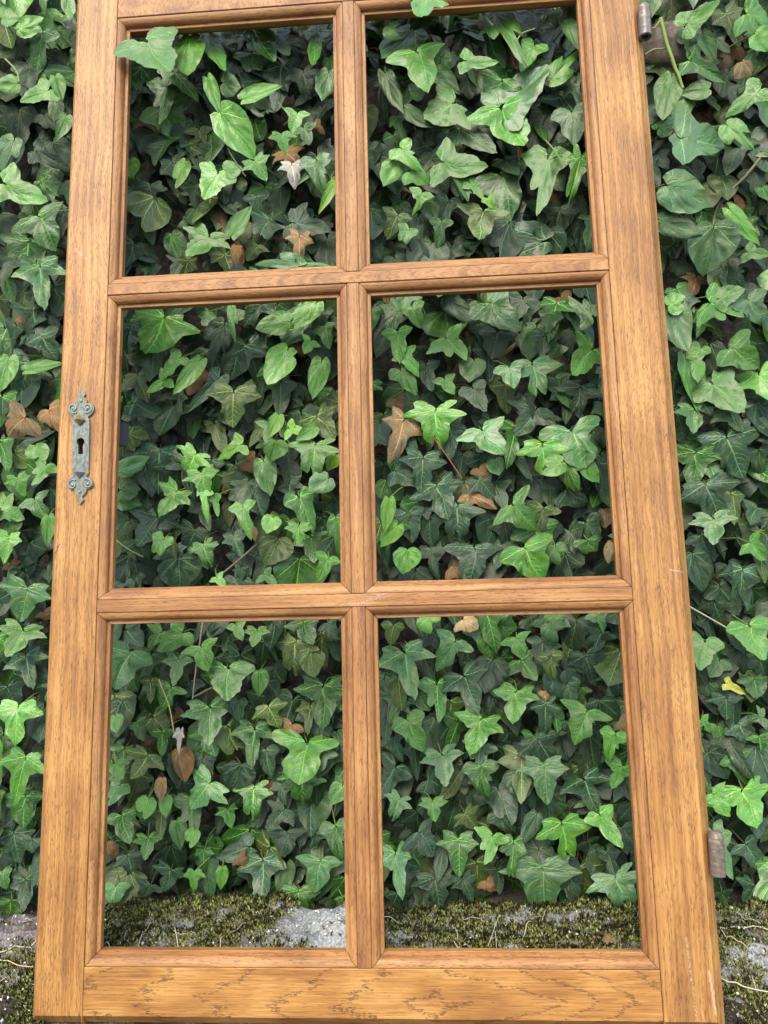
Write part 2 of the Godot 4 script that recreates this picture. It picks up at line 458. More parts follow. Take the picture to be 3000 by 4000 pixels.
# [points, normals, uvs] of a triangle list in leaf axes: x across, y towards the tip, z out of the upper face
func leaf_geometry(kind: String, variant: int, rings: int) -> Array:
	var key := "%s%d_%d" % [kind, variant, rings]
	if leaf_meshes.has(key): return leaf_meshes[key]
	var r := RandomNumberGenerator.new(); r.seed = hash(key.substr(0, 2)) % 100000
	var f := FastNoiseLite.new(); f.seed = variant * 13 + kind.unicode_at(0); f.frequency = 1.0
	var edge := outline(kind)
	if rings < 3:
		var few := []
		for i in edge.size():
			if i % 2 == 0 or i == edge.size() - 1 or edge[i].y > 0.99: few.append(edge[i])
		edge = few
	var lop := r.randf_range(-0.12, 0.12); var sway := r.randf_range(-0.10, 0.10)
	var fold: float = [0.05, 0.20, -0.12, 0.12, 0.03, -0.05, 0.85][variant]
	var droop: float = [0.10, 0.18, 0.06, -0.12, 0.26, 0.22, 0.05][variant]
	var cup: float = [0.04, 0.03, -0.05, 0.16, 0.05, 0.22, 0.0][variant]
	var wave: float = [0.016, 0.020, 0.032, 0.024, 0.028, 0.065, 0.03][variant]
	var bent := func(p: Vector2) -> Vector3:
		var q := p
		q.x *= 1.0 + lop * signf(p.x) * 0.8
		q.x += sway * p.y * p.y
		q += Vector2(f.get_noise_2d(p.x * 3.0, p.y * 3.0), f.get_noise_2d(p.x * 3.0 + 9.0, p.y * 3.0)) * 0.05 + Vector2(f.get_noise_2d(p.x * 11.0, p.y * 11.0), f.get_noise_2d(p.x * 11.0 + 5.0, p.y * 11.0)) * 0.018
		var z := fold * absf(p.x) - droop * maxf(p.y, 0.0) * maxf(p.y, 0.0) - cup * (p.x * p.x * 2.0) + 0.25 * fold * minf(p.y, 0.0)
		z += wave * sin(5.0 * p.y + 7.0 * absf(p.x) + variant) * minf(1.0, p.length() * 2.0) + 0.035 * f.get_noise_2d(p.x * 1.8 + 30.0, p.y * 1.8)
		return Vector3(q.x, q.y, z)
	var centre := Vector2(0, 0.10)
	if variant in [2, 4]:      # leaves that something has bitten
		for b in variant / 2:
			var at := r.randi_range(6, edge.size() - 7)
			for i in edge.size():
				var k := 1.0 - absf(i - at) / 2.2
				if k > 0.0: edge[i] = (edge[i] as Vector2).lerp(centre, 0.42 * k)
	var grid := []
	for k in rings + 1:
		var row := []
		for p in edge:
			row.append(centre.lerp(p, float(k) / rings))
		grid.append(row)
	var nrm := func(p: Vector2) -> Vector3:
		var h := 0.02
		var dx: Vector3 = bent.call(p + Vector2(h, 0)) - bent.call(p - Vector2(h, 0))
		var dy: Vector3 = bent.call(p + Vector2(0, h)) - bent.call(p - Vector2(0, h))
		return dx.cross(dy).normalized()
	var pv := PackedVector3Array(); var pn := PackedVector3Array(); var pu := PackedVector2Array()
	for k in rings:
		for i in edge.size() - 1:
			var c := [grid[k][i], grid[k][i + 1], grid[k + 1][i + 1], grid[k + 1][i]]
			for t in ([[0, 1, 2], [0, 2, 3]] if k > 0 else [[0, 2, 3]]):
				var q := []
				for j in t: q.append(bent.call(c[j]))
				var order: Array = t
				if (q[1] - q[0]).cross(q[2] - q[0]).z > 0.0: order = [t[0], t[2], t[1]]
				for j in order:
					pv.append(bent.call(c[j])); pn.append(nrm.call(c[j])); pu.append(leaf_uv(c[j]))
	leaf_meshes[key] = [pv, pn, pu]
	return leaf_meshes[key]

var leaf_made := {}
func leaf_mesh(kind: String, variant: int, tone: String, step: int) -> ArrayMesh:
	var key := "%s%d%s%d" % [kind, variant, tone, step]
	if leaf_made.has(key): return leaf_made[key]
	var g := leaf_geometry(kind, variant, 3)
	var arr := []
	arr.resize(Mesh.ARRAY_MAX)
	arr[Mesh.ARRAY_VERTEX] = g[0]; arr[Mesh.ARRAY_NORMAL] = g[1]; arr[Mesh.ARRAY_TEX_UV] = g[2]
	var m := ArrayMesh.new()
	m.add_surface_from_arrays(Mesh.PRIMITIVE_TRIANGLES, arr)
	m.surface_set_material(0, leaf_material(kind, tone, step))
	leaf_made[key] = m
	return m

# Many leaves in one mesh: kept per material
var heap := {}
func heap_leaf(kind: String, variant: int, tone: String, step: int, x: Transform3D):
	var m := leaf_material(kind, tone, step)
	if not heap.has(m): heap[m] = Shape.new()
	var s: Shape = heap[m]
	var g := leaf_geometry(kind, variant, 2)
	var nb := x.basis.inverse().transposed()
	s.v.append_array(x * (g[0] as PackedVector3Array))
	var nn: PackedVector3Array = g[1]
	for q in nn: s.n.append((nb * q).normalized())
	s.uv.append_array(g[2])
	var cc := PackedColorArray(); cc.resize(nn.size()); cc.fill(Color.WHITE)
	s.col.append_array(cc)

# A leaf whose petiole and tip are seen at two pixels, lying in the plane through the first with normal n
func leaf_place(a: Vector3, tip: Vector2, n: Vector3, wpx: float) -> Transform3D:
	var t := on_plane(tip.x, tip.y, a, n)
	var axis := t - a
	var ln := axis.length()
	var ux := axis / ln
	var side := ux.cross(n).normalized()
	var depth := (a - CAM).dot(FWD)
	# seen width of a unit step sideways
	var view := (a - CAM).normalized()
	var seen := (side - view * side.dot(view)).length()
	var w := wpx / FOCAL * depth / maxf(seen, 0.55)
	var up := side.cross(ux).normalized()
	return Transform3D(Basis(side * w, ux * ln, up * sqrt(w * ln)), a)

# Leaves read off the photograph, region by region: petiole x y, tip x y, width (all in the region's own pixels), outline, tone, how far back
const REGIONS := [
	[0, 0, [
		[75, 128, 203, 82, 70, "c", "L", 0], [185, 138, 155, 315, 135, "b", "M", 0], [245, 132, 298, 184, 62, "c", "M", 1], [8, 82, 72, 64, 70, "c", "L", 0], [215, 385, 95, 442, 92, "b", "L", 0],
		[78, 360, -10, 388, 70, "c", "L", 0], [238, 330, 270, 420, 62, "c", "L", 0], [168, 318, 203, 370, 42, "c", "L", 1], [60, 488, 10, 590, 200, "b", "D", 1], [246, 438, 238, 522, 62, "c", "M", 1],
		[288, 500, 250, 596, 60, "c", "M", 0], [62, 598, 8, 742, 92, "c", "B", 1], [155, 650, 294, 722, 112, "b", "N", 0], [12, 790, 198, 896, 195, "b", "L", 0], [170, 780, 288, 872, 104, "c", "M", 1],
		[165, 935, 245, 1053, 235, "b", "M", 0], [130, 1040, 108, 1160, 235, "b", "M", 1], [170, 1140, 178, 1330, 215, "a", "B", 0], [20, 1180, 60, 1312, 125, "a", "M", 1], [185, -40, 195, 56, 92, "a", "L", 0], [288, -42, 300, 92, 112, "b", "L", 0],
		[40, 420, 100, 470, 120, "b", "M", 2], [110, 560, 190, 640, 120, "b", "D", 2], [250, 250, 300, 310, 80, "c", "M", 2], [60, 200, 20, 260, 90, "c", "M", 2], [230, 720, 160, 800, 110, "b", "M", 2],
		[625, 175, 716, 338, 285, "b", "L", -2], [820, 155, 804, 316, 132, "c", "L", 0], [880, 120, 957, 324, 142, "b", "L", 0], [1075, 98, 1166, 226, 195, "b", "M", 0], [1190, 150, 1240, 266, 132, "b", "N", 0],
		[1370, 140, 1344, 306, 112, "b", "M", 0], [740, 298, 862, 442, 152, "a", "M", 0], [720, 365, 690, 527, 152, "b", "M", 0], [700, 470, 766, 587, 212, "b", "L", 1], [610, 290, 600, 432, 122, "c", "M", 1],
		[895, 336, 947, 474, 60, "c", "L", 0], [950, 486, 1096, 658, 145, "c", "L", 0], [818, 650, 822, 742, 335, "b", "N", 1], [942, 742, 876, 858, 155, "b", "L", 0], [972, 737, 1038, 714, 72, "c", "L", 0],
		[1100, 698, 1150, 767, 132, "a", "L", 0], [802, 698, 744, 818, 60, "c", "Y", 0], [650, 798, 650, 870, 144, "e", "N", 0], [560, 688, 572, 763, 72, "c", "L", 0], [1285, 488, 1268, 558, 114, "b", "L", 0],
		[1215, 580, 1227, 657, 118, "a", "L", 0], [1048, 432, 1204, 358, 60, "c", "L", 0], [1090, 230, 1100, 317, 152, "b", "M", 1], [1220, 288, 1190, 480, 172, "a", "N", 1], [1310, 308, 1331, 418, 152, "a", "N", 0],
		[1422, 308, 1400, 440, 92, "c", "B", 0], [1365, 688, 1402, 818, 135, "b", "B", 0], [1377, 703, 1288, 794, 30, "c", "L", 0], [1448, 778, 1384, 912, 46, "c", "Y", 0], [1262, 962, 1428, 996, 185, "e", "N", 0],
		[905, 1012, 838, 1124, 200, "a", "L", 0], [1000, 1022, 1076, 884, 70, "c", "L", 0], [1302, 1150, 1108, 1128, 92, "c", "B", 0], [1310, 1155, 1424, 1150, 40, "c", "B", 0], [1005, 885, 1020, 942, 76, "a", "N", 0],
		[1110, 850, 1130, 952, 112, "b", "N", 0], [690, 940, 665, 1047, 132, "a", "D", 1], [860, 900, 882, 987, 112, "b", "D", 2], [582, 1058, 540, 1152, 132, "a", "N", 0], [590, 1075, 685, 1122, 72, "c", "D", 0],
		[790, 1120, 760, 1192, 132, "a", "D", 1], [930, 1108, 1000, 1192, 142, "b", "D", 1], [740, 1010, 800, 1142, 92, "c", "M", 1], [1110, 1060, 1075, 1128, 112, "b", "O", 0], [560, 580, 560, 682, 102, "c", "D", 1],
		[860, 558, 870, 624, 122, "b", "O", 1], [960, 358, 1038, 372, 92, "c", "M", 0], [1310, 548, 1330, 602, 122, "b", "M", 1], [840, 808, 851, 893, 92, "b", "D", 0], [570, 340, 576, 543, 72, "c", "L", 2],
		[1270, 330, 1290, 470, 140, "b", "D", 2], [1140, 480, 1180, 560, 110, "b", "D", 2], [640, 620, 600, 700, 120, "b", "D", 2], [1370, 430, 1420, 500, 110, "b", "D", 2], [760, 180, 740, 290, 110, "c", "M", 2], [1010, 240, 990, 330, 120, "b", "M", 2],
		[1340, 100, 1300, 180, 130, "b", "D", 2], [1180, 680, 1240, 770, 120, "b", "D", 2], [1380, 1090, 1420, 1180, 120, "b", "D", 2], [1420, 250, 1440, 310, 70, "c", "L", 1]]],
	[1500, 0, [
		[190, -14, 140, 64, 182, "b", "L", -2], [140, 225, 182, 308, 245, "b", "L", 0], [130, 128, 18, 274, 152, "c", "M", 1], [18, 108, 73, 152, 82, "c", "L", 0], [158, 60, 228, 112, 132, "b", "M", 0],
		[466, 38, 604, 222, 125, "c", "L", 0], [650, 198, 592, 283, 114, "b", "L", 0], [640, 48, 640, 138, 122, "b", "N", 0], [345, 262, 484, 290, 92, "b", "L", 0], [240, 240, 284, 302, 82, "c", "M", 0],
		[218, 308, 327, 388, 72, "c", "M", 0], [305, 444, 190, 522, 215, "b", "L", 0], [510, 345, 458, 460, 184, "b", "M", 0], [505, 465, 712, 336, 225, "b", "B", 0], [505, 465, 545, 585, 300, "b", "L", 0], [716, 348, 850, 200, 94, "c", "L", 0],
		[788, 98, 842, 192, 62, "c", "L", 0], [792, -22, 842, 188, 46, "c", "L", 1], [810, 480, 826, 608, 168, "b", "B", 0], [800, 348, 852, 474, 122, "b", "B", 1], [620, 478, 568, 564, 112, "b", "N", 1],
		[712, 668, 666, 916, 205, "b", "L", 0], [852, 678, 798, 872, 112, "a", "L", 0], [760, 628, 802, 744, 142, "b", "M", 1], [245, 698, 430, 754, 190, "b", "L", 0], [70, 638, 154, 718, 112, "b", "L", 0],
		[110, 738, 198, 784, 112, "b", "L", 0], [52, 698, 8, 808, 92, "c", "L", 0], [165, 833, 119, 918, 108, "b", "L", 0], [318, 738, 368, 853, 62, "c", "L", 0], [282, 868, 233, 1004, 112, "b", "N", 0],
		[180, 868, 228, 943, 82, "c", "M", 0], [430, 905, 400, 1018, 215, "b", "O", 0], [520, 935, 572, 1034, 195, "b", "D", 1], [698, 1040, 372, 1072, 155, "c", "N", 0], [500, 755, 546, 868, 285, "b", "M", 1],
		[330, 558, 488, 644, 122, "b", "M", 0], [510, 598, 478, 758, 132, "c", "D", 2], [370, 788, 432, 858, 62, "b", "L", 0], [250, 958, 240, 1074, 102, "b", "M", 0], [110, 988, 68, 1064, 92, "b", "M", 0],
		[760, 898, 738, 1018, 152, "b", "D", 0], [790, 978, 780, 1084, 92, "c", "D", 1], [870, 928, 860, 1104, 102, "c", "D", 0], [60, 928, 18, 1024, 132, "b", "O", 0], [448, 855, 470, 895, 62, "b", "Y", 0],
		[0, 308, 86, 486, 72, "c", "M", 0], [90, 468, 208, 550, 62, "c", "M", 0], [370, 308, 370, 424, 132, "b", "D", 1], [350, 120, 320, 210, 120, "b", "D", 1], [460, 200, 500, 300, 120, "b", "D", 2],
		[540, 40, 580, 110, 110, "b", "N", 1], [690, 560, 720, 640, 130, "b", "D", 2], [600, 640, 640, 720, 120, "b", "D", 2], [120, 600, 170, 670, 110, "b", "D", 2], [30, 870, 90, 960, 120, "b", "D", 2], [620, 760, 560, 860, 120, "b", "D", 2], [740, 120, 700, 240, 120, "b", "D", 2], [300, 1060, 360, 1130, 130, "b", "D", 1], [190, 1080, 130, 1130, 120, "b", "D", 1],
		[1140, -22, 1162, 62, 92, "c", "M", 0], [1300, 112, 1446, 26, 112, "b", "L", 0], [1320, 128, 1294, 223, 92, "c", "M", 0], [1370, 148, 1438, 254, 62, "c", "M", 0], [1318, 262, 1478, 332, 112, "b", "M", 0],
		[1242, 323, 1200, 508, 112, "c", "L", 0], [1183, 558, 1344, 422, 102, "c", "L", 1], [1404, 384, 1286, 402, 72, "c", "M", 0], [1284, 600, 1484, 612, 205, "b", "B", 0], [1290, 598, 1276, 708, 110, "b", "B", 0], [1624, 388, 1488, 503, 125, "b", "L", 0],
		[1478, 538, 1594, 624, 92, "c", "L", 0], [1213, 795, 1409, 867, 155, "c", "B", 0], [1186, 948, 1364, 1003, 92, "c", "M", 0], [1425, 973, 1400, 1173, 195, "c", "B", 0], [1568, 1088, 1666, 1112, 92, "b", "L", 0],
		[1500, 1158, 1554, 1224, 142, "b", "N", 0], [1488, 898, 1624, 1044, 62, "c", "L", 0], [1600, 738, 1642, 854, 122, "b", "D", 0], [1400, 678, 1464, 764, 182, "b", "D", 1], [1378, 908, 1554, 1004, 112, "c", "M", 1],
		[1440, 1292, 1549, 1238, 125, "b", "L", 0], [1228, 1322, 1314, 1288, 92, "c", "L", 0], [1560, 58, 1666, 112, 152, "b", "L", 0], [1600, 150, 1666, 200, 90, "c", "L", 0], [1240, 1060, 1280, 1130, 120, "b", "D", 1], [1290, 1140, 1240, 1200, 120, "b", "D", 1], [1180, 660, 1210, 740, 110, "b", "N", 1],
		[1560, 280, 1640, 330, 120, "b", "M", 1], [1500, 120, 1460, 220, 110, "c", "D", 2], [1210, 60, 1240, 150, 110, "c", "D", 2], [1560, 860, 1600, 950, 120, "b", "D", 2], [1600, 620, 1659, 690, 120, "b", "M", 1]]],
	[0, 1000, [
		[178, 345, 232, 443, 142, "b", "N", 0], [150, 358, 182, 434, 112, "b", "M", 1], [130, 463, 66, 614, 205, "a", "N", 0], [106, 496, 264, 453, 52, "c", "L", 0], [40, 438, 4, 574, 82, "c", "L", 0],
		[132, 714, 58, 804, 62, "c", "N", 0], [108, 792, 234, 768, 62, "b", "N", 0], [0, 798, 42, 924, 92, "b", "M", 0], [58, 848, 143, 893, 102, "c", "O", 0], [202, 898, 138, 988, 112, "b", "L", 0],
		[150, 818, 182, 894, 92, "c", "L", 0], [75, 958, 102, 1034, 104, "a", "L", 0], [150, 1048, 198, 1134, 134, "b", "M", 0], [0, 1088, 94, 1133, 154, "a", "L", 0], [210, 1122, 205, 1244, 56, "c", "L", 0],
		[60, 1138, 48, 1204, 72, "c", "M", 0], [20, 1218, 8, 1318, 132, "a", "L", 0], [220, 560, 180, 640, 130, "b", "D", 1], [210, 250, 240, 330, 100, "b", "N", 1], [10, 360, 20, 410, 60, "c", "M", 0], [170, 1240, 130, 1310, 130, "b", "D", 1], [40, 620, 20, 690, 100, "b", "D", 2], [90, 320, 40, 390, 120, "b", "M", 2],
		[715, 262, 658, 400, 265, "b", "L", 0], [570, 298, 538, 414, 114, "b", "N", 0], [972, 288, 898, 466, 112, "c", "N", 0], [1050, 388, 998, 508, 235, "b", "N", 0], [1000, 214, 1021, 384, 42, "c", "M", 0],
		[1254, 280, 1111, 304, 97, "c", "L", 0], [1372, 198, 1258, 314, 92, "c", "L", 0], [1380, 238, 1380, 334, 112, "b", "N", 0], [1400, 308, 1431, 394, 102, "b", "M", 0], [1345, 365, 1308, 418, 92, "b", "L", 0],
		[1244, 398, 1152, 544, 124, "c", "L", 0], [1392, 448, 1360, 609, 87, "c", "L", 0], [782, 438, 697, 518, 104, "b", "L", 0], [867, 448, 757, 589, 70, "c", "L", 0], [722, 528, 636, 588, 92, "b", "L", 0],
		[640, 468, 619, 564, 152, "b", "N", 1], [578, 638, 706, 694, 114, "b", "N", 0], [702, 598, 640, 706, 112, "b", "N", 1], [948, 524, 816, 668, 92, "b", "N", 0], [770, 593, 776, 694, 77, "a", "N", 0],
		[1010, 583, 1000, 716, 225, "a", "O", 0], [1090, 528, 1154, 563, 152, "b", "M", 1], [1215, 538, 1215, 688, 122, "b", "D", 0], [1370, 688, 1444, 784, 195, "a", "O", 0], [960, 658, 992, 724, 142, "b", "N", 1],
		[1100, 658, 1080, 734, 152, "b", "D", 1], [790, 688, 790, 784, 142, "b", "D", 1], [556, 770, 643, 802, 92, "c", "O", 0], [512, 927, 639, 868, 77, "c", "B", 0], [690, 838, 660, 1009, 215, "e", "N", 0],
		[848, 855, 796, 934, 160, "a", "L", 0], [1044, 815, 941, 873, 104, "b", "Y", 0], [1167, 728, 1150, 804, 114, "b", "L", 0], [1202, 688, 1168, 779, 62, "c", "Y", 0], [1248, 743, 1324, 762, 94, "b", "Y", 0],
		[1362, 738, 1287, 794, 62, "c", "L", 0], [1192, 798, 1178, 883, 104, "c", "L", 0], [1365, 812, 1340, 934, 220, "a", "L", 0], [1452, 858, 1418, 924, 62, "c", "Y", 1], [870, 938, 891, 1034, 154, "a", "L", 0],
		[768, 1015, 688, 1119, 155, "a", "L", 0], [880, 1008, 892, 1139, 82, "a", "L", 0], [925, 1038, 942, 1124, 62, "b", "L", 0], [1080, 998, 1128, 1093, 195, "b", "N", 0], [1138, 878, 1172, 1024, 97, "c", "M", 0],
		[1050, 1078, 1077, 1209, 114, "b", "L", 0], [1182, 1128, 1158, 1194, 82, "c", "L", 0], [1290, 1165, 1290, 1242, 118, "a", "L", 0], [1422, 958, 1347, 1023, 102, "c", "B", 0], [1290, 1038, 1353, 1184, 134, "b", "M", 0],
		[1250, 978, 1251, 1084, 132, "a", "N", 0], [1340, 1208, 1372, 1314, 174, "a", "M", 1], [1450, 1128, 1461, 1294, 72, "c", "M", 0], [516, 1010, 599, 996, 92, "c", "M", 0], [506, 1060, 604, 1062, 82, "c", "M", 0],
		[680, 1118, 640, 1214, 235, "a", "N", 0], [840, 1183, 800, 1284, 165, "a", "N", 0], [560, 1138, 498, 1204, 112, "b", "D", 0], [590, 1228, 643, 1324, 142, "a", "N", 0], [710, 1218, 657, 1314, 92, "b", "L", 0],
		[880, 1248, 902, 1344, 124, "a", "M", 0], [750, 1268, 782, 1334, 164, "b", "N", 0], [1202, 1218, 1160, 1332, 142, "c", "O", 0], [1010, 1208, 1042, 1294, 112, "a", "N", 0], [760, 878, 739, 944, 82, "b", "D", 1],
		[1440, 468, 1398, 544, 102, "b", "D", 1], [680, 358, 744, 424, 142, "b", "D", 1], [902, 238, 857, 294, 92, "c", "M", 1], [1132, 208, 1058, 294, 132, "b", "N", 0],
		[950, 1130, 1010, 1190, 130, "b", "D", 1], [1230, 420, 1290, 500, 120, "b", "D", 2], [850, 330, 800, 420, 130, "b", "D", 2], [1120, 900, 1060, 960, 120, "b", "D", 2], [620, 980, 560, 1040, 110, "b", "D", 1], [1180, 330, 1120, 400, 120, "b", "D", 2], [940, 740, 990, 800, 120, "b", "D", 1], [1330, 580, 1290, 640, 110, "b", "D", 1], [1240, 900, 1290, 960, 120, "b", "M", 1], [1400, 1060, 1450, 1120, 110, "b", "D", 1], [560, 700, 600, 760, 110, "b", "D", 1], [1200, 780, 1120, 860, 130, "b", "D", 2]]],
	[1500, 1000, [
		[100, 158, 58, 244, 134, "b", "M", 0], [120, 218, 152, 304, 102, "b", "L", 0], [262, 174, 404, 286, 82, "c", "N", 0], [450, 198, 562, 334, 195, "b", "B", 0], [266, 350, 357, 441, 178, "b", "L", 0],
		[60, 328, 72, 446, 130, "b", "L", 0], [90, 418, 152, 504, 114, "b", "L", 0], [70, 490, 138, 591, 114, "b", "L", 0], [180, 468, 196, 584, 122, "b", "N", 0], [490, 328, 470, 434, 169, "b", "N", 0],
		[695, 338, 690, 438, 124, "a", "N", 0], [720, 248, 699, 334, 104, "b", "M", 0], [905, 262, 798, 176, 144, "b", "M", 0], [905, 398, 798, 504, 195, "b", "L", 0], [640, 462, 673, 579, 235, "e", "B", 0],
		[540, 478, 562, 556, 134, "b", "B", 0], [390, 448, 380, 544, 112, "c", "M", 0], [225, 662, 225, 774, 258, "a", "L", 0], [380, 568, 427, 674, 124, "b", "N", 0], [520, 558, 531, 674, 124, "b", "O", 1],
		[260, 528, 292, 604, 102, "b", "L", 1], [200, 588, 242, 644, 132, "b", "D", 1], [660, 658, 588, 774, 235, "a", "N", 0], [850, 563, 840, 624, 195, "a", "N", 0], [812, 748, 864, 886, 250, "d", "B", 0],
		[420, 746, 492, 872, 215, "b", "B", 0], [685, 813, 690, 899, 226, "a", "L", 0], [290, 728, 290, 874, 144, "a", "N", 0], [540, 788, 632, 969, 144, "a", "N", 0], [790, 868, 832, 1004, 176, "b", "L", 0],
		[772, 888, 667, 932, 92, "c", "L", 0], [868, 898, 933, 969, 72, "c", "L", 0], [340, 858, 330, 944, 154, "a", "N", 1], [170, 868, 160, 1014, 195, "a", "N", 0], [50, 928, 144, 974, 134, "b", "N", 0],
		[230, 988, 250, 1049, 236, "a", "N", 0], [410, 968, 484, 1044, 144, "a", "N", 0], [930, 898, 962, 1054, 102, "b", "N", 0], [320, 1078, 315, 1189, 236, "a", "N", 0], [556, 1072, 644, 1149, 218, "b", "L", 0],
		[690, 1088, 658, 1214, 154, "b", "O", 0], [790, 1008, 884, 1067, 164, "b", "N", 0], [100, 1108, 126, 1229, 154, "b", "N", 0], [200, 1148, 232, 1234, 154, "b", "D", 1], [650, 1178, 692, 1294, 205, "b", "M", 0],
		[605, 1260, 662, 1376, 236, "b", "L", 0], [390, 1262, 390, 1396, 236, "b", "N", 0], [310, 1208, 320, 1284, 144, "b", "D", 1], [870, 1148, 923, 1234, 144, "b", "D", 0], [20, 1048, 8, 1184, 62, "c", "Y", 0], [62, 1158, -4, 1254, 82, "c", "Y", 0],
		[100, 1268, 90, 1366, 114, "c", "L", 0], [880, 1228, 902, 1304, 124, "b", "M", 0], [740, 1248, 772, 1334, 92, "c", "M", 0], [480, 878, 502, 944, 82, "c", "M", 0], [20, 688, 62, 764, 92, "b", "D", 0],
		[300, 200, 240, 300, 120, "b", "D", 2], [600, 300, 560, 400, 120, "b", "D", 2], [640, 560, 720, 620, 130, "b", "D", 1], [470, 620, 520, 720, 130, "b", "D", 2], [100, 780, 60, 860, 120, "b", "D", 2], [440, 1000, 400, 1100, 130, "b", "D", 2], [870, 1060, 800, 1130, 120, "b", "D", 1], [560, 940, 520, 1010, 110, "b", "D", 1], [760, 640, 720, 700, 120, "b", "D", 1], [430, 420, 380, 470, 90, "b", "D", 2], [840, 180, 780, 260, 130, "b", "D", 1], [600, 180, 560, 270, 130, "b", "N", 1], [40, 1200, 100, 1260, 110, "b", "D", 1],
		[1222, 178, 1302, 402, 134, "c", "B", 0], [1400, 198, 1554, 254, 175, "b", "L", 0], [1570, 188, 1638, 289, 134, "b", "B", 0], [1370, 288, 1424, 302, 114, "b", "M", 1], [1500, 398, 1616, 481, 176, "b", "L", 0],
		[1415, 545, 1566, 654, 196, "b", "L", 0], [1530, 338, 1604, 374, 144, "b", "M", 1], [1300, 428, 1373, 654, 92, "c", "L", 1], [1360, 458, 1360, 544, 56, "c", "L", 0], [1340, 658, 1346, 764, 154, "a", "M", 0],
		[1490, 658, 1543, 759, 164, "a", "M", 0], [1480, 778, 1532, 904, 288, "a", "N", 0], [1600, 718, 1663, 794, 92, "c", "N", 0], [1350, 848, 1338, 994, 215, "a", "M", 0], [1390, 985, 1442, 1124, 268, "a", "N", 0],
		[1290, 748, 1342, 804, 102, "b", "M", 1], [1420, 1128, 1441, 1244, 184, "a", "B", 0], [1370, 1208, 1422, 1304, 144, "b", "N", 0], [1550, 1148, 1497, 1224, 154, "b", "D", 0], [1580, 1238, 1663, 1304, 124, "b", "L", 0],
		[1620, 838, 1642, 944, 114, "b", "D", 0], [1610, 1088, 1568, 1154, 124, "b", "D", 0], [1370, 395, 1330, 470, 90, "b", "L", 1], [1600, 520, 1640, 600, 110, "b", "N", 1], [1260, 400, 1290, 470, 90, "b", "M", 1], [1270, 500, 1300, 580, 100, "c", "M", 1]]],
	[0, 2000, [
		[560, 283, 497, 304, 134, "b", "N", 0], [770, 198, 782, 334, 174, "c", "N", 0], [880, 148, 902, 239, 124, "b", "M", 0], [935, 280, 970, 325, 70, "b", "L", 0], [1140, 268, 1194, 314, 92, "b", "M", 0], [1420, 198, 1378, 294, 114, "b", "L", 0],
		[1350, 230, 1380, 300, 120, "b", "M", 1], [1040, 245, 1050, 290, 70, "b", "N", 0], [640, 230, 690, 300, 120, "b", "D", 1], [1260, 200, 1300, 280, 120, "b", "D", 1],
		[120, 328, 74, 472, 215, "a", "B", 0], [40, 108, 13, 214, 104, "a", "L", 0], [100, 503, 58, 624, 195, "a", "L", 0], [110, 618, 131, 762, 174, "a", "N", 0], [0, 620, 40, 670, 90, "b", "N", 0], [80, 838, 48, 1004, 205, "a", "L", 0],
		[110, 1058, 42, 1256, 184, "a", "L", 0], [110, 1228, 90, 1332, 164, "b", "M", 0], [20, 730, 70, 790, 110, "b", "D", 1], [160, 800, 190, 880, 100, "b", "D", 1], [180, 420, 130, 480, 100, "b", "D", 1], [190, 980, 140, 1050, 90, "b", "D", 1],
		[560, 608, 483, 754, 195, "b", "B", 0], [540, 508, 604, 584, 164, "b", "N", 1], [792, 518, 681, 599, 134, "b", "L", 0], [700, 518, 636, 594, 134, "a", "L", 1], [868, 580, 902, 676, 156, "b", "L", 0],
		[770, 628, 765, 744, 124, "a", "B", 0], [985, 668, 970, 784, 220, "b", "M", 0], [1020, 486, 1041, 559, 87, "b", "L", 0], [1110, 508, 1105, 579, 114, "a", "L", 0], [990, 528, 968, 604, 114, "b", "M", 1],
		[1280, 558, 1255, 709, 205, "a", "O", 0], [1340, 588, 1351, 709, 114, "c", "O", 0], [1310, 476, 1332, 564, 154, "b", "M", 0], [1400, 748, 1395, 934, 235, "a", "M", 0], [1340, 838, 1324, 959, 114, "a", "O", 0],
		[1160, 838, 1197, 934, 164, "a", "O", 0], [1120, 688, 1126, 789, 72, "c", "M", 0], [905, 838, 922, 994, 225, "a", "M", 0], [740, 758, 698, 854, 144, "b", "M", 0], [660, 888, 704, 934, 144, "b", "O", 0],
		[590, 908, 622, 984, 92, "b", "M", 0], [530, 818, 519, 964, 114, "c", "N", 0], [540, 1018, 530, 1094, 134, "b", "M", 0], [640, 1048, 582, 1154, 184, "a", "O", 0], [700, 948, 700, 1054, 104, "b", "M", 0],
		[900, 948, 922, 1054, 164, "b", "M", 1], [1100, 928, 1079, 1104, 184, "a", "M", 0], [1325, 990, 1309, 1114, 275, "d", "L", 0], [1390, 1028, 1358, 1124, 144, "b", "M", 0], [1310, 1138, 1300, 1259, 205, "a", "M", 0],
		[880, 1058, 891, 1184, 114, "b", "N", 0], [910, 1168, 838, 1254, 215, "a", "B", 0], [1040, 1088, 1009, 1204, 134, "c", "N", 0], [1100, 1188, 1079, 1334, 164, "a", "M", 0], [1150, 1028, 1161, 1144, 104, "b", "N", 0],
		[1220, 1178, 1231, 1264, 114, "a", "N", 0], [500, 1088, 521, 1154, 92, "b", "L", 0], [600, 1138, 558, 1254, 134, "b", "O", 0], [520, 1178, 457, 1274, 92, "b", "B", 0], [830, 1238, 830, 1404, 164, "b", "M", 0],
		[640, 1238, 609, 1332, 82, "c", "L", 0], [715, 1228, 720, 1314, 56, "c", "L", 0], [1030, 818, 1030, 914, 77, "b", "N", 0], [1455, 950, 1470, 1010, 80, "b", "D", 0], [1482, 1178, 1438, 1264, 82, "c", "M", 0],
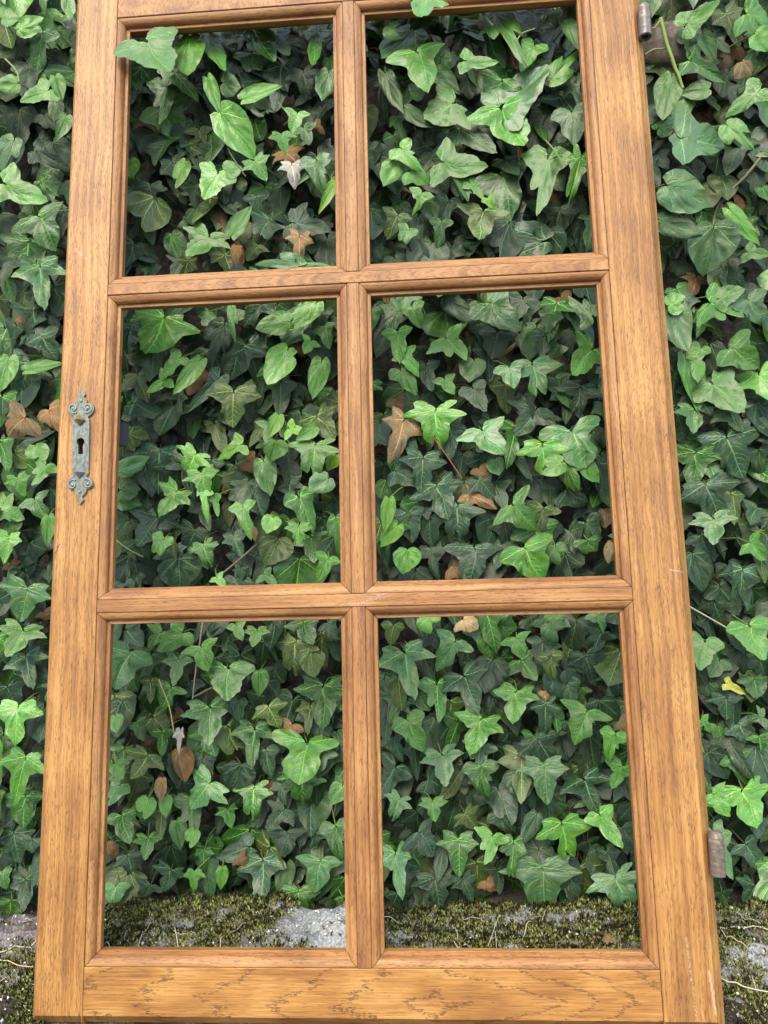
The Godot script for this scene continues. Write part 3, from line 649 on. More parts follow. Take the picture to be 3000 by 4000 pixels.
		[500, 880, 512, 950, 62, "c", "L", 0], [820, 728, 799, 804, 124, "b", "N", 1], [1180, 668, 1220, 740, 124, "b", "D", 1], [650, 728, 650, 824, 82, "b", "O", 0],
		[1060, 640, 1010, 700, 110, "b", "D", 2], [960, 800, 1010, 870, 120, "b", "D", 2], [1230, 780, 1260, 860, 110, "b", "D", 2], [1250, 900, 1210, 960, 110, "b", "D", 2], [760, 880, 710, 960, 120, "b", "D", 2], [1170, 520, 1210, 600, 120, "b", "N", 1], [560, 700, 600, 770, 120, "b", "M", 1], [1440, 560, 1470, 640, 100, "b", "D", 1], [1010, 960, 970, 1040, 120, "b", "D", 1], [740, 1060, 790, 1140, 130, "b", "D", 1], [1180, 1080, 1240, 1130, 110, "b", "D", 2], [950, 1080, 1000, 1150, 110, "b", "D", 2], [470, 800, 490, 880, 90, "b", "M", 1], [1420, 480, 1460, 540, 100, "b", "N", 0]]],
	[1500, 2000, [
		[85, 598, 122, 804, 258, "a", "B", 0], [40, 488, 28, 574, 102, "b", "O", 0], [190, 446, 212, 524, 102, "c", "L", 0], [200, 518, 286, 584, 154, "b", "N", 0], [310, 558, 238, 684, 174, "b", "B", 0],
		[430, 498, 472, 644, 164, "b", "M", 1], [570, 543, 602, 616, 134, "b", "L", 0], [500, 484, 564, 534, 164, "b", "M", 1], [720, 478, 762, 564, 104, "c", "B", 0], [735, 440, 740, 500, 80, "c", "L", 1],
		[920, 442, 952, 524, 104, "b", "B", 0], [940, 518, 908, 604, 134, "b", "N", 0], [690, 558, 680, 644, 144, "b", "N", 0], [342, 704, 418, 849, 205, "a", "N", 0], [470, 638, 455, 774, 154, "c", "N", 0],
		[590, 638, 644, 694, 164, "a", "M", 1], [720, 618, 736, 724, 114, "b", "O", 0], [780, 680, 876, 692, 114, "b", "N", 0], [870, 618, 913, 744, 164, "a", "N", 0], [790, 738, 812, 844, 114, "b", "N", 0],
		[1000, 688, 1033, 814, 164, "a", "N", 0], [228, 738, 241, 904, 164, "b", "M", 0], [575, 773, 558, 909, 205, "a", "L", 0], [425, 893, 374, 1046, 215, "a", "L", 0], [880, 858, 842, 992, 215, "b", "L", 0],
		[700, 828, 695, 979, 124, "a", "N", 0], [800, 908, 832, 1019, 134, "a", "N", 0], [660, 978, 717, 1086, 225, "a", "N", 0], [1000, 958, 969, 1074, 114, "b", "L", 0], [1030, 1098, 988, 1194, 124, "a", "L", 0],
		[248, 1042, 277, 1174, 184, "a", "B", 0], [100, 898, 163, 1034, 144, "b", "L", 0], [70, 818, 18, 914, 134, "a", "M", 0], [40, 978, 82, 1074, 124, "b", "N", 0], [420, 1008, 400, 1119, 144, "b", "N", 0],
		[420, 1098, 441, 1234, 154, "b", "M", 0], [690, 1093, 706, 1259, 205, "a", "B", 0], [580, 1118, 601, 1234, 134, "c", "N", 0], [860, 1148, 922, 1314, 225, "a", "N", 0], [760, 1008, 792, 1064, 82, "b", "M", 1],
		[900, 1048, 942, 1124, 114, "b", "M", 1], [70, 1238, 28, 1334, 124, "a", "B", 0], [210, 1248, 221, 1332, 124, "a", "L", 0], [190, 1158, 274, 1204, 174, "a", "N", 1], [510, 1238, 562, 1332, 144, "b", "D", 1],
		[380, 1218, 391, 1294, 154, "b", "D", 1], [150, 790, 190, 860, 110, "b", "M", 1], [880, 1240, 920, 1300, 120, "b", "M", 1], [620, 750, 650, 810, 90, "b", "M", 1], [330, 1150, 350, 1210, 110, "b", "O", 1], [340, 930, 300, 1010, 110, "b", "D", 2], [540, 950, 500, 1020, 130, "b", "D", 1], [760, 860, 720, 940, 120, "b", "D", 2], [920, 680, 960, 770, 110, "b", "D", 1], [300, 480, 350, 560, 120, "b", "D", 1], [630, 460, 680, 530, 110, "b", "D", 1], [850, 480, 820, 560, 120, "b", "D", 1], [480, 740, 440, 810, 110, "b", "D", 1], [60, 660, 20, 740, 110, "b", "M", 1], [590, 1040, 560, 1100, 110, "b", "N", 1], [950, 1200, 1000, 1270, 120, "b", "D", 1], [1040, 880, 1010, 930, 90, "b", "D", 1], [850, 760, 830, 840, 100, "b", "M", 1],
		[1385, 553, 1350, 674, 156, "b", "L", 0], [1575, 488, 1612, 634, 176, "b", "L", 0], [1450, 638, 1398, 704, 124, "b", "M", 0], [1530, 588, 1562, 694, 124, "b", "D", 0], [1600, 718, 1622, 794, 134, "b", "M", 0],
		[1470, 798, 1491, 894, 144, "a", "N", 0], [1478, 740, 1564, 782, 62, "b", "G", 0], [1642, 888, 1576, 904, 104, "a", "B", 0], [1530, 918, 1584, 994, 144, "b", "N", 0], [1398, 1038, 1494, 1144, 114, "c", "N", 0],
		[1520, 1058, 1592, 1184, 134, "b", "M", 0], [1370, 898, 1414, 954, 82, "b", "L", 0], [1550, 1198, 1602, 1324, 268, "a", "L", 0], [1420, 1218, 1504, 1304, 144, "b", "L", 0], [1400, 740, 1380, 820, 112, "b", "D", 0],
		[1330, 178, 1392, 334, 104, "c", "N", 0], [1550, 248, 1530, 414, 174, "a", "N", 0], [1450, 318, 1544, 434, 154, "b", "D", 0], [1620, 970, 1640, 1040, 100, "b", "M", 0], [1440, 920, 1470, 1000, 110, "b", "M", 1], [1620, 640, 1659, 720, 110, "b", "N", 0], [1600, 400, 1640, 460, 110, "b", "D", 1], [1430, 450, 1380, 520, 110, "b", "D", 1]]],
	[0, 3000, [
		[525, 203, 547, 324, 144, "b", "M", 0], [640, 298, 640, 389, 124, "a", "M", 0], [840, 268, 809, 349, 62, "c", "L", 0], [985, 178, 1001, 259, 102, "a", "M", 0], [1230, 178, 1158, 264, 154, "a", "N", 0],
		[1080, 340, 942, 398, 124, "b", "N", 0], [1135, 393, 1141, 576, 205, "a", "N", 0], [1240, 278, 1240, 364, 164, "b", "N", 0], [1385, 398, 1368, 538, 195, "b", "B", 0], [1290, 528, 1290, 632, 184, "a", "M", 0],
		[1240, 408, 1219, 559, 82, "c", "M", 1], [1090, 545, 1132, 618, 174, "b", "B", 0], [880, 358, 880, 454, 92, "a", "M", 0], [740, 438, 719, 504, 154, "a", "N", 0], [550, 378, 577, 469, 134, "a", "N", 0],
		[500, 508, 489, 589, 124, "b", "B", 0], [560, 488, 602, 554, 102, "b", "M", 1], [650, 508, 607, 594, 124, "b", "N", 0], [840, 448, 829, 534, 92, "a", "L", 0], [960, 428, 955, 524, 52, "c", "L", 0],
		[910, 518, 869, 624, 72, "c", "N", 0], [980, 578, 1012, 640, 92, "b", "N", 0], [1450, 248, 1472, 394, 134, "b", "M", 0], [1360, 278, 1338, 354, 124, "b", "N", 0], [1480, 556, 1492, 604, 72, "b", "M", 0],
		[640, 128, 609, 234, 82, "c", "L", 0], [700, 188, 690, 304, 82, "b", "O", 0], [760, 228, 786, 344, 72, "c", "M", 0], [500, 590, 520, 640, 110, "b", "M", 1], [640, 590, 650, 650, 110, "b", "D", 0], [790, 570, 800, 640, 120, "b", "D", 0], [1180, 570, 1200, 630, 110, "b", "D", 0], [1420, 560, 1440, 620, 90, "b", "D", 0], [860, 250, 830, 330, 110, "b", "D", 1], [900, 300, 930, 380, 120, "b", "D", 1], [720, 350, 760, 420, 130, "b", "D", 1], [1300, 420, 1260, 500, 120, "b", "D", 1], [1040, 450, 1000, 520, 110, "b", "D", 1], [600, 230, 560, 290, 110, "b", "D", 1],
		[100, 128, 100, 254, 154, "b", "M", 0], [60, 278, 76, 409, 154, "a", "N", 0], [140, 308, 108, 384, 102, "b", "N", 0], [110, 478, 121, 604, 134, "a", "N", 0], [50, 573, 40, 655, 154, "b", "M", 0], [10, 448, 21, 524, 72, "b", "M", 0], [40, 200, 10, 270, 100, "b", "D", 1], [150, 560, 140, 640, 100, "b", "D", 1]]],
	[1500, 3000, [
		[150, 278, 213, 349, 184, "b", "N", 0], [50, 368, 81, 562, 134, "a", "B", 0], [320, 308, 325, 469, 174, "a", "M", 0], [220, 473, 241, 604, 205, "a", "N", 0], [340, 478, 383, 574, 114, "a", "N", 0],
		[470, 288, 438, 414, 144, "b", "L", 0], [560, 318, 547, 499, 114, "a", "M", 0], [768, 236, 809, 422, 235, "a", "L", 0], [930, 198, 1014, 344, 134, "b", "L", 0], [1030, 258, 1072, 354, 134, "b", "N", 0],
		[678, 423, 690, 582, 330, "a", "B", 0], [1000, 468, 1051, 592, 258, "a", "B", 0], [800, 478, 853, 556, 134, "b", "N", 0], [860, 408, 934, 454, 154, "b", "D", 1], [720, 278, 709, 344, 114, "b", "D", 0],
		[510, 188, 563, 284, 144, "b", "D", 0], [350, 198, 402, 264, 134, "a", "O", 0], [660, 198, 607, 324, 72, "c", "N", 0], [490, 438, 501, 544, 104, "b", "D", 0], [120, 360, 160, 430, 110, "b", "M", 1], [60, 540, 70, 620, 110, "b", "D", 0], [1030, 540, 1080, 600, 110, "b", "D", 0], [430, 500, 460, 580, 120, "b", "D", 1], [920, 540, 950, 610, 110, "b", "D", 1], [250, 380, 280, 460, 110, "b", "D", 1], [640, 350, 600, 420, 110, "b", "D", 1], [400, 400, 440, 460, 110, "b", "D", 1], [880, 320, 920, 400, 120, "b", "D", 1],
		[1422, 278, 1503, 472, 134, "a", "B", 0], [1560, 328, 1643, 434, 144, "b", "N", 0], [1600, 508, 1558, 596, 154, "a", "N", 0], [1620, 218, 1598, 294, 114, "b", "N", 0], [1460, 538, 1482, 600, 104, "b", "D", 0], [1640, 560, 1650, 610, 90, "b", "D", 0], [1540, 450, 1510, 530, 110, "b", "D", 1]]],
]
# Dead leaves caught in the ivy: centre x y, tip x y, width, outline, tone, how far back, source pixels of the whole photograph
const DEAD := [
	[505, 770, 520, 890, 130, "a", "R", 2, "brown dry leaf caught behind the ivy beside the lock stile's upper pane"], [850, 800, 870, 900, 90, "b", "R", 1, ""], [960, 830, 920, 960, 150, "a", "R", 2, ""], [1170, 920, 1165, 1030, 120, "a", "T", 0, "pale tan pointed dry leaf standing in the ivy above the upper glazing bar"],
	[1115, 590, 1170, 650, 150, "a", "R", 1, ""], [1010, 510, 1050, 570, 90, "b", "R", 2, ""], [1060, 930, 1040, 1010, 130, "b", "R", 2, ""], [925, 960, 940, 1040, 60, "c", "R", 1, ""], [1230, 480, 1260, 520, 50, "b", "R", 1, ""],
	[1590, 330, 1620, 380, 120, "b", "R", 2, ""], [2010, 500, 2035, 600, 80, "c", "R", 2, ""], [2140, 770, 2190, 830, 110, "b", "R", 1, ""], [1630, 870, 1680, 920, 110, "b", "R", 2, ""], [1990, 180, 2010, 250, 50, "c", "R", 2, ""], [2710, 420, 2800, 470, 140, "b", "R", 2, ""], [2860, 150, 2900, 220, 100, "b", "R", 2, ""], [2900, 240, 2960, 300, 90, "c", "T", 1, ""],
	[2870, 790, 2950, 850, 120, "b", "R", 1, ""], [2720, 1080, 2700, 1150, 130, "a", "R", 1, ""], [2830, 800, 2850, 860, 80, "b", "T", 1, ""],
	[100, 1630, 10, 1690, 185, "b", "T", 0, "broad tan dry leaf in the ivy left of the lock plate"], [190, 1600, 245, 1690, 130, "b", "R", 0, ""], [60, 1250, 90, 1290, 70, "c", "R", 1, ""], [110, 1290, 120, 1330, 60, "b", "R", 1, ""], [790, 1440, 720, 1520, 130, "b", "R", 1, ""], [1150, 1320, 1180, 1380, 110, "b", "R", 1, ""], [960, 1800, 1010, 1850, 100, "b", "R", 0, ""], [580, 1950, 620, 1990, 120, "b", "R", 2, ""], [1005, 2060, 1000, 2110, 60, "c", "T", 1, ""], [890, 1870, 860, 1920, 80, "b", "R", 1, ""], [490, 1650, 500, 1700, 80, "b", "R", 2, ""],
	[1580, 1640, 1530, 1800, 180, "a", "T", 0, "large tan dry leaf spread flat over the ivy in the middle right opening"], [1550, 1560, 1580, 1620, 110, "b", "R", 1, ""], [1870, 1830, 1890, 1880, 90, "b", "R", 0, ""], [1830, 1930, 1940, 1980, 130, "a", "R", 0, ""], [2130, 1395, 2170, 1440, 110, "c", "R", 1, ""], [2190, 1160, 2230, 1210, 100, "b", "R", 1, ""], [2360, 1990, 2370, 2060, 70, "c", "T", 1, ""], [2395, 2120, 2390, 2200, 60, "c", "T", 1, ""], [1820, 1240, 1850, 1300, 110, "b", "R", 2, ""], [1770, 2210, 1840, 2250, 140, "b", "R", 1, ""],
	[1810, 2420, 1860, 2460, 130, "b", "T", 0, ""], [2420, 2820, 2460, 2850, 90, "b", "T", 0, ""], [1790, 2790, 1800, 2840, 70, "b", "T", 1, ""], [670, 2770, 640, 2840, 110, "b", "R", 1, ""], [1140, 2830, 1110, 2890, 110, "b", "R", 0, ""], [700, 2930, 720, 3050, 90, "c", "R", 0, "brown dry leaf hanging below the curled pale one"], [590, 2880, 570, 2930, 90, "b", "R", 1, ""], [1050, 3060, 1060, 3120, 80, "b", "R", 1, ""], [940, 3280, 900, 3320, 110, "b", "R", 1, ""], [420, 3290, 430, 3370, 60, "c", "R", 0, ""], [930, 3350, 960, 3380, 80, "b", "R", 0, ""], [525, 3530, 535, 3560, 60, "c", "R", 1, ""], [1900, 3440, 1930, 3490, 110, "b", "R", 1, ""], [40, 2200, 60, 2260, 90, "a", "R", 1, ""], [170, 2390, 190, 2420, 80, "b", "R", 1, ""], [2960, 3060, 2900, 3090, 100, "c", "R", 0, ""], [660, 2130, 640, 2190, 100, "b", "R", 2, ""], [1500, 1100, 1510, 1180, 90, "b", "R", 2, ""], [800, 2990, 830, 3050, 60, "b", "R", 1, ""], [1690, 2530, 1720, 2590, 90, "b", "R", 2, ""], [2240, 2850, 2210, 2900, 90, "b", "R", 2, ""],
]

# ---------------------------------------------------------------- kerb and ground
func kerb_back(x: float) -> float:
	return -0.188 + 0.012 * noise.get_noise_2d(x * 9.0, 3.0) + 0.006 * noise.get_noise_2d(x * 40.0, 8.0)

func kerb_y(x: float, z: float) -> float:
	var rise := smooth(-0.060, -0.118, z)
	var y := 0.032 * rise + 0.012 * rise * noise.get_noise_2d(x * 7.0, z * 12.0) + 0.007 * noise.get_noise_2d(x * 30.0, z * 30.0 + 4.0)
	y += 0.0035 * noise.get_noise_2d(x * 110.0, z * 110.0)
	y += 0.010 * rise * smooth(0.02, -0.14, x + 0.03) * smooth(-0.42, -0.30, x) * smooth(-0.14, -0.18, z)
	return y + 0.002

# 1 where moss grows, 0 on bare stone
func mossy(x: float, z: float) -> float:
	var m := 0.88 + 0.75 * noise.get_noise_2d(x * 8.0 + 20.0, z * 16.0)
	m -= 1.7 * exp(-pow((x + 0.060) / 0.068, 2.0) - pow((z + 0.15) / 0.05, 2.0))      # the bare lichen patch left of the middle bar
	m -= 0.9 * exp(-pow((x - 0.13) / 0.06, 2.0) - pow((z + 0.085) / 0.02, 2.0))
	m -= 0.9 * exp(-pow((x - 0.42) / 0.05, 2.0) - pow((z + 0.165) / 0.03, 2.0))
	if x < -0.40: m -= 1.1 * smooth(-0.10, -0.12, z)
	if x > 0.47: m -= 0.1
	return clampf(m, 0.0, 1.0)

func speckle(sd: int, size: int, lo: float, hi: float, freq: float, edge := 0.2) -> ImageTexture:
	var f := FastNoiseLite.new(); f.seed = sd; f.frequency = freq; f.fractal_octaves = 4; f.fractal_gain = 0.75
	var im := Image.create(size, size, false, Image.FORMAT_RGB8)
	var src := f.get_seamless_image(size, size)
	for y in size:
		for x in size:
			var k := smooth(0.5 - edge, 0.5 + edge, src.get_pixel(x, y).r)
			var v := lerpf(lo, hi, k)
			im.set_pixel(x, y, srgb(v, v, v))
	return ImageTexture.create_from_image(im)

func build_ground():
	var sp := speckle(5, 512, 0.25, 1.0, 0.06)
	var gm := mat(1, 1, 1, 0.95)
	gm.vertex_color_use_as_albedo = true
	gm.albedo_texture = sp; gm.uv1_triplanar = true; gm.uv1_world_triplanar = true; gm.uv1_scale = Vector3(9, 9, 9)
	gm.heightmap_enabled = true; gm.heightmap_texture = sp; gm.heightmap_scale = 0.5
	# the ground: one sheet, fine by the door and coarse out to the horizon
	var xs := [-60.0, -15.0, -4.0, -1.9]; var zs := [-60.0, -15.0, -4.0, -1.0, -0.6, -0.3]
	var x := -1.3
	while x < 1.6: xs.append(x); x += 0.02
	xs.append_array([2.2, 4.0, 15.0, 60.0])
	var z := -0.12
	while z < 0.4: zs.append(z); z += 0.02
	zs.append_array([0.7, 1.5, 4.0, 15.0, 60.0])
	var s := Shape.new()
	var gy := func(a: float, b: float) -> float:
		var near := smooth(2.0, 1.2, absf(a)) * smooth(0.6, 0.3, absf(b))
		return -0.004 + near * (0.006 * noise.get_noise_2d(a * 30.0, b * 30.0) + 0.003 * noise.get_noise_2d(a * 110.0, b * 110.0))
	var soil := func(a: float, b: float) -> Color:
		var k := clampf(0.5 + noise.get_noise_2d(a * 14.0, b * 14.0 + 70.0), 0.0, 1.0)
		var c := Vector3(0.085, 0.070, 0.055).lerp(Vector3(0.20, 0.175, 0.14), k)
		return Color(c.x, c.y, c.z)
	for i in xs.size() - 1:
		for j in zs.size() - 1:
			var p := []
			for q in [[i, j], [i + 1, j], [i + 1, j + 1], [i, j + 1]]:
				p.append(Vector3(xs[q[0]], gy.call(xs[q[0]], zs[q[1]]), zs[q[1]]))
			var n: Vector3 = (p[3] - p[0]).cross(p[1] - p[0]).normalized()
			s.quad(p[0], p[1], p[2], p[3], n, Vector2.ZERO, Vector2.ZERO, Vector2.ZERO, Vector2.ZERO, soil.call(p[0].x, p[0].z))
	var g := put("ground", s.mesh(gm), self)
	tag(g, "dark earth with moss and dry litter under the door", "ground", "", "structure")
	# the kerb stone
	var km := mat(1, 1, 1, 0.95)
	km.vertex_color_use_as_albedo = true
	km.albedo_texture = speckle(9, 512, 0.42, 1.0, 0.05, 0.18); km.uv1_triplanar = true; km.uv1_world_triplanar = true; km.uv1_scale = Vector3(8, 8, 8)
	km.heightmap_enabled = true; km.heightmap_texture = km.albedo_texture; km.heightmap_scale = 0.4
	var k := Shape.new()
	var stone := func(a: float, b: float) -> Color:
		var v := clampf(0.5 + 0.9 * noise.get_noise_2d(a * 12.0 + 5.0, b * 18.0), 0.0, 1.0)
		var c := Vector3(0.20, 0.19, 0.20).lerp(Vector3(0.40, 0.40, 0.41), v)
		var lich := 1.3 * exp(-pow((a + 0.055) / 0.07, 2.0)) + 0.9 * exp(-pow((a - 0.13) / 0.07, 2.0)) + 0.3 * exp(-pow((a - 0.46) / 0.12, 2.0)) + 0.5 * noise.get_noise_2d(a * 20.0, b * 25.0)
		c = c.lerp(Vector3(0.50, 0.53, 0.56), clampf(lich, 0.0, 1.0))
		if a < -0.40: c = c.lerp(Vector3(0.24, 0.17, 0.16), 0.5)
		return Color(c.x, c.y, c.z)
	var rows := [0.0, 0.06, 0.12, 0.2, 0.3, 0.4, 0.5, 0.6, 0.7, 0.8, 0.9, 1.0]
	x = -1.3
	while x < 1.6:
		for j in rows.size() - 1:
			var p := []
			for q in [[x, rows[j]], [x + 0.012, rows[j]], [x + 0.012, rows[j + 1]], [x, rows[j + 1]]]:
				var zz := lerpf(-0.052, kerb_back(q[0]), q[1])
				var yy := kerb_y(q[0], zz)
				if q[1] == 0.0: yy = -0.02
				if q[1] > 0.95: yy -= 0.006
				p.append(Vector3(q[0], yy, zz))
			var n: Vector3 = (p[1] - p[0]).cross(p[3] - p[0]).normalized()
			if n.y < 0.0: n = -n
			k.quad(p[0], p[1], p[2], p[3], n, Vector2.ZERO, Vector2.ZERO, Vector2.ZERO, Vector2.ZERO, stone.call(p[0].x, p[0].z))
		var bz := kerb_back(x); var bz2 := kerb_back(x + 0.012)
		k.quad(Vector3(x, kerb_y(x, bz) - 0.006, bz), Vector3(x + 0.012, kerb_y(x + 0.012, bz2) - 0.006, bz2), Vector3(x + 0.012, -0.05, bz2 - 0.01), Vector3(x, -0.05, bz - 0.01), Vector3(0, 0, -1), Vector2.ZERO, Vector2.ZERO, Vector2.ZERO, Vector2.ZERO, stone.call(x, bz))
		x += 0.012
	var ko := put("stone_kerb", k.mesh(km), self)
	tag(ko, "low rough stone kerb with white lichen and moss at the foot of the ivy", "kerb", "", "thing")

func build_moss():
	# one sprig: a few upright curved shoots with side leaflets
	var s := Shape.new()
	var r := RandomNumberGenerator.new(); r.seed = 77
	for i in 9:
		var a := r.randf() * TAU
		var b := Vector3(cos(a), 0, sin(a)) * r.randf_range(0.0, 0.0035)
		var lean := Vector3(cos(a + 0.4), 0, sin(a + 0.4)) * r.randf_range(0.1, 0.8)
		var h := r.randf_range(0.003, 0.0072)
		var tip := b + (Vector3.UP + lean).normalized() * h
		var side := lean.cross(Vector3.UP).normalized() * 0.0008
		var mid := b.lerp(tip, 0.55)
		var n := (lean + Vector3.UP * 0.4).normalized()
		s.tri(b - side * 0.5, b + side * 0.5, mid + side, n, n, n)
		s.tri(b - side * 0.5, mid + side, mid - side, n, n, n)
		s.tri(mid - side, mid + side, tip, n, n, n)
	var m := mat(1, 1, 1, 0.9)
	m.vertex_color_use_as_albedo = true
	m.cull_mode = BaseMaterial3D.CULL_DISABLED
	m.backlight_enabled = true; m.backlight = Color(0.25, 0.3, 0.1)
	var places := []
	var tints := []
	for i in 150000:
		var x := r.randf_range(-0.62, 0.80)
		var z := r.randf_range(-0.195, 0.13)
		if z > -0.045 and x > -0.385 and x < 0.41: continue
		var kz := kerb_back(x)
		if z < kz - 0.002: continue
		var d := mossy(x, z)
		if z > -0.055: d = clampf(0.45 + 0.9 * noise.get_noise_2d(x * 22.0, z * 22.0 + 50.0), 0.0, 1.0)
		if r.randf() > d * d * 1.15: continue
		var y := kerb_y(x, z) if z < -0.052 else 0.0
		var sc := r.randf_range(0.5, 1.1) * (1.15 if z < kz + 0.02 else 1.0)
		places.append(Transform3D(Basis(Vector3.UP, r.randf() * TAU).rotated(Vector3.RIGHT, r.randf_range(-0.4, 0.4)).scaled(Vector3(sc, sc, sc)), Vector3(x, y - 0.001, z)))
		var q := r.randf()
		var c := Vector3(0.120, 0.138, 0.045).lerp(Vector3(0.33, 0.37, 0.11), q * q)
		if r.randf() < 0.22: c = Vector3(0.10, 0.065, 0.03)
		tints.append(Color(c.x, c.y, c.z))
	var mm := MultiMesh.new()
	mm.transform_format = MultiMesh.TRANSFORM_3D
	mm.use_colors = true
	mm.mesh = s.mesh(m)
	mm.instance_count = places.size()
	for i in places.size():
		mm.set_instance_transform(i, places[i]); mm.set_instance_color(i, tints[i])
	var o := MultiMeshInstance3D.new()
	o.name = "moss"; o.multimesh = mm
	add_child(o)
	tag(o, "olive green moss growing over the kerb and the earth", "moss", "", "stuff")

func build_litter():
	var m := mat(1, 1, 1, 0.85)
	m.vertex_color_use_as_albedo = true
	var r := RandomNumberGenerator.new(); r.seed = 41
	var top := func(x: float, z: float) -> float: return kerb_y(x, z) if z < -0.052 else 0.0
	var straw := func(s: Shape, x: float, z: float, ang: float, ln: float, rad: float, c: Vector3):
		var p := []
		var rr := []
		var bend := r.randf_range(-0.45, 0.45)
		for k in 6:
			var t := k / 5.0
			var a := ang + bend * (t - 0.5)
			var q := Vector3(x, 0, z) + Vector3(cos(a), 0, sin(a)) * ln * (t - 0.5)
			q.z = maxf(q.z, kerb_back(q.x) + 0.003)
			q.y = top.call(q.x, q.z) + rad + 0.004 + 0.007 * sin(t * PI) * r.randf()
			p.append(q); rr.append(rad * (1.0 - 0.5 * absf(t - 0.4)))
		s.tube(p, rr, 4, Color(c.x, c.y, c.z), true)
	var s := Shape.new()
	for i in 300:
		var x := r.randf_range(-0.6, 0.78)
		var z := r.randf_range(-0.18, 0.12)
		if z > -0.05 and x > -0.41 and x < 0.425: continue
		var outside := x < -0.42 or x > 0.43
		if not outside and r.randf() < 0.45: continue
		if z < kerb_back(x) + 0.022: continue
		var c := Vector3(0.55, 0.52, 0.44).lerp(Vector3(0.22, 0.17, 0.12), r.randf() * r.randf())
		straw.call(s, x, z, r.randf() * TAU, r.randf_range(0.006, 0.035), r.randf_range(0.0003, 0.0008), c)
	for i in 3200:      # crumbs of bark, stone and leaf
		var x := r.randf_range(-0.6, 0.78)
		var z := r.randf_range(-0.182, 0.12)
		if z > -0.05 and x > -0.405 and x < 0.42: continue
		var y: float = top.call(x, z) + 0.001
		var e := r.randf_range(0.0008, 0.0024)
		var q := r.randf()
		var c := Vector3(0.72, 0.74, 0.76) if q < 0.5 else (Vector3(0.16, 0.10, 0.06) if q < 0.85 else Vector3(0.42, 0.26, 0.14))
		var o := Vector3(x, y, z)
		var ax := Vector3(r.randf_range(-1, 1), r.randf_range(-1, 1), r.randf_range(-1, 1)).normalized()
		var b1 := ax.cross(Vector3(0.3, 1, 0.2)).normalized(); var b2 := ax.cross(b1)
		var pts := [o + ax * e * 1.4, o - ax * e * 1.3, o + b1 * e, o - b1 * e, o + b2 * e * 0.7, o - b2 * e * 0.7]
		for f in [[0, 2, 4], [0, 4, 3], [0, 3, 5], [0, 5, 2], [1, 2, 4], [1, 4, 3], [1, 3, 5], [1, 5, 2]]:
			var n: Vector3 = ((pts[f[0]] + pts[f[1]] + pts[f[2]]) / 3.0 - o).normalized()
			s.tri(pts[f[0]], pts[f[1]], pts[f[2]], n, n, n, Vector2.ZERO, Vector2.ZERO, Vector2.ZERO, Color(c.x, c.y, c.z))
	var lo := put("litter", s.mesh(m), self)
	tag(lo, "fine dry grass bits and crumbs strewn over moss and earth", "litter", "", "stuff")
	# the long bleached stalks that can be told apart: photo pixels of both ends
	var stalks := [[[-60, 3770, 128, 3745], "long bleached stalk lying by the foot of the lock stile", 0.0016], [[-40, 3684, 130, 3690], "thin yellow green stem lying along the kerb edge beside the lock stile", 0.0011],
		[[-60, 3860, 60, 3790], "bleached stalk slanting over the moss beside the lock stile", 0.0009], [[2810, 3692, 3030, 3712], "thick bleached stalk lying on the earth below the lower hinge", 0.0018], [[2820, 3822, 3040, 3862], "long white stalk in the moss beside the hinge stile's foot", 0.0018],
		[[2325, 3705, 2550, 3712], "grey twig lying along the back of the bottom rail", 0.0012], [[1905, 3690, 1950, 3585], "thin dry stem leaning up from the moss in the right opening", 0.0006], [[680, 3600, 780, 3615], "pale stalk lying across the moss in the left opening", 0.0007], [[560, 3680, 575, 3710], "short grey stick stuck in the moss behind the bottom rail", 0.0026],
		[[2130, 3640, 2230, 3700], "thin forked straw on moss near the hinge stile", 0.0006], [[1540, 3545, 1640, 3600], "dry grass blade across the moss right of the middle bar", 0.0006]]
	for st in stalks:
		var e: Array = st[0]
		var h := 0.052 if e[1] < 3730 and e[1] > 3000 and e[0] > 300 and e[0] < 2600 else 0.012
		if e[1] < 3720 and (e[0] < 300): h = 0.045
		var a := on_plane(e[0], e[1], Vector3(0, h, 0), Vector3.UP)
		var b := on_plane(e[2], e[3], Vector3(0, h, 0), Vector3.UP)
		if "leaning" in st[1] or "stuck" in st[1]:
			b = on_plane(e[2], e[3], a + Vector3(0, 0, -0.012), Vector3(0, 0, 1))
		var p := []
		var rr := []
		for k in 9:
			var t := k / 8.0
			var q := a.lerp(b, t) + Vector3(0, 0, 0.003 * sin(t * PI * 1.3 + e[0]))
			if not ("leaning" in st[1] or "stuck" in st[1]): q.y = maxf(q.y * 0.3, top.call(q.x, q.z)) + 0.004
			p.append(q); rr.append(st[2] * 0.65 * (1.0 - 0.4 * t))
		var o := Shape.new()
		var yellow: bool = "yellow" in st[1]
		o.tube(p, rr, 6, Color(0.62, 0.58, 0.25) if yellow else (Color(0.30, 0.28, 0.26) if "grey" in st[1] else Color(0.52, 0.49, 0.42)), true)
		var so := put(numbered("dry_stalk", self), o.mesh(m), self)
		tag(so, st[1], "stalk", "dry stalks lying about the foot of the door")

# ---------------------------------------------------------------- the door
const XL := -0.4045; const XLS := -0.3395; const XCL := -0.0118; const XCR := 0.0042; const XRS := 0.3333; const XR := 0.4035
const YBR := 0.0651; const YL1 := 0.4831; const YL2 := 0.4989; const YU1 := 0.9118; const YU2 := 0.9274; const YT := 1.3368; const YTOP := 1.432
const THICK := -0.036

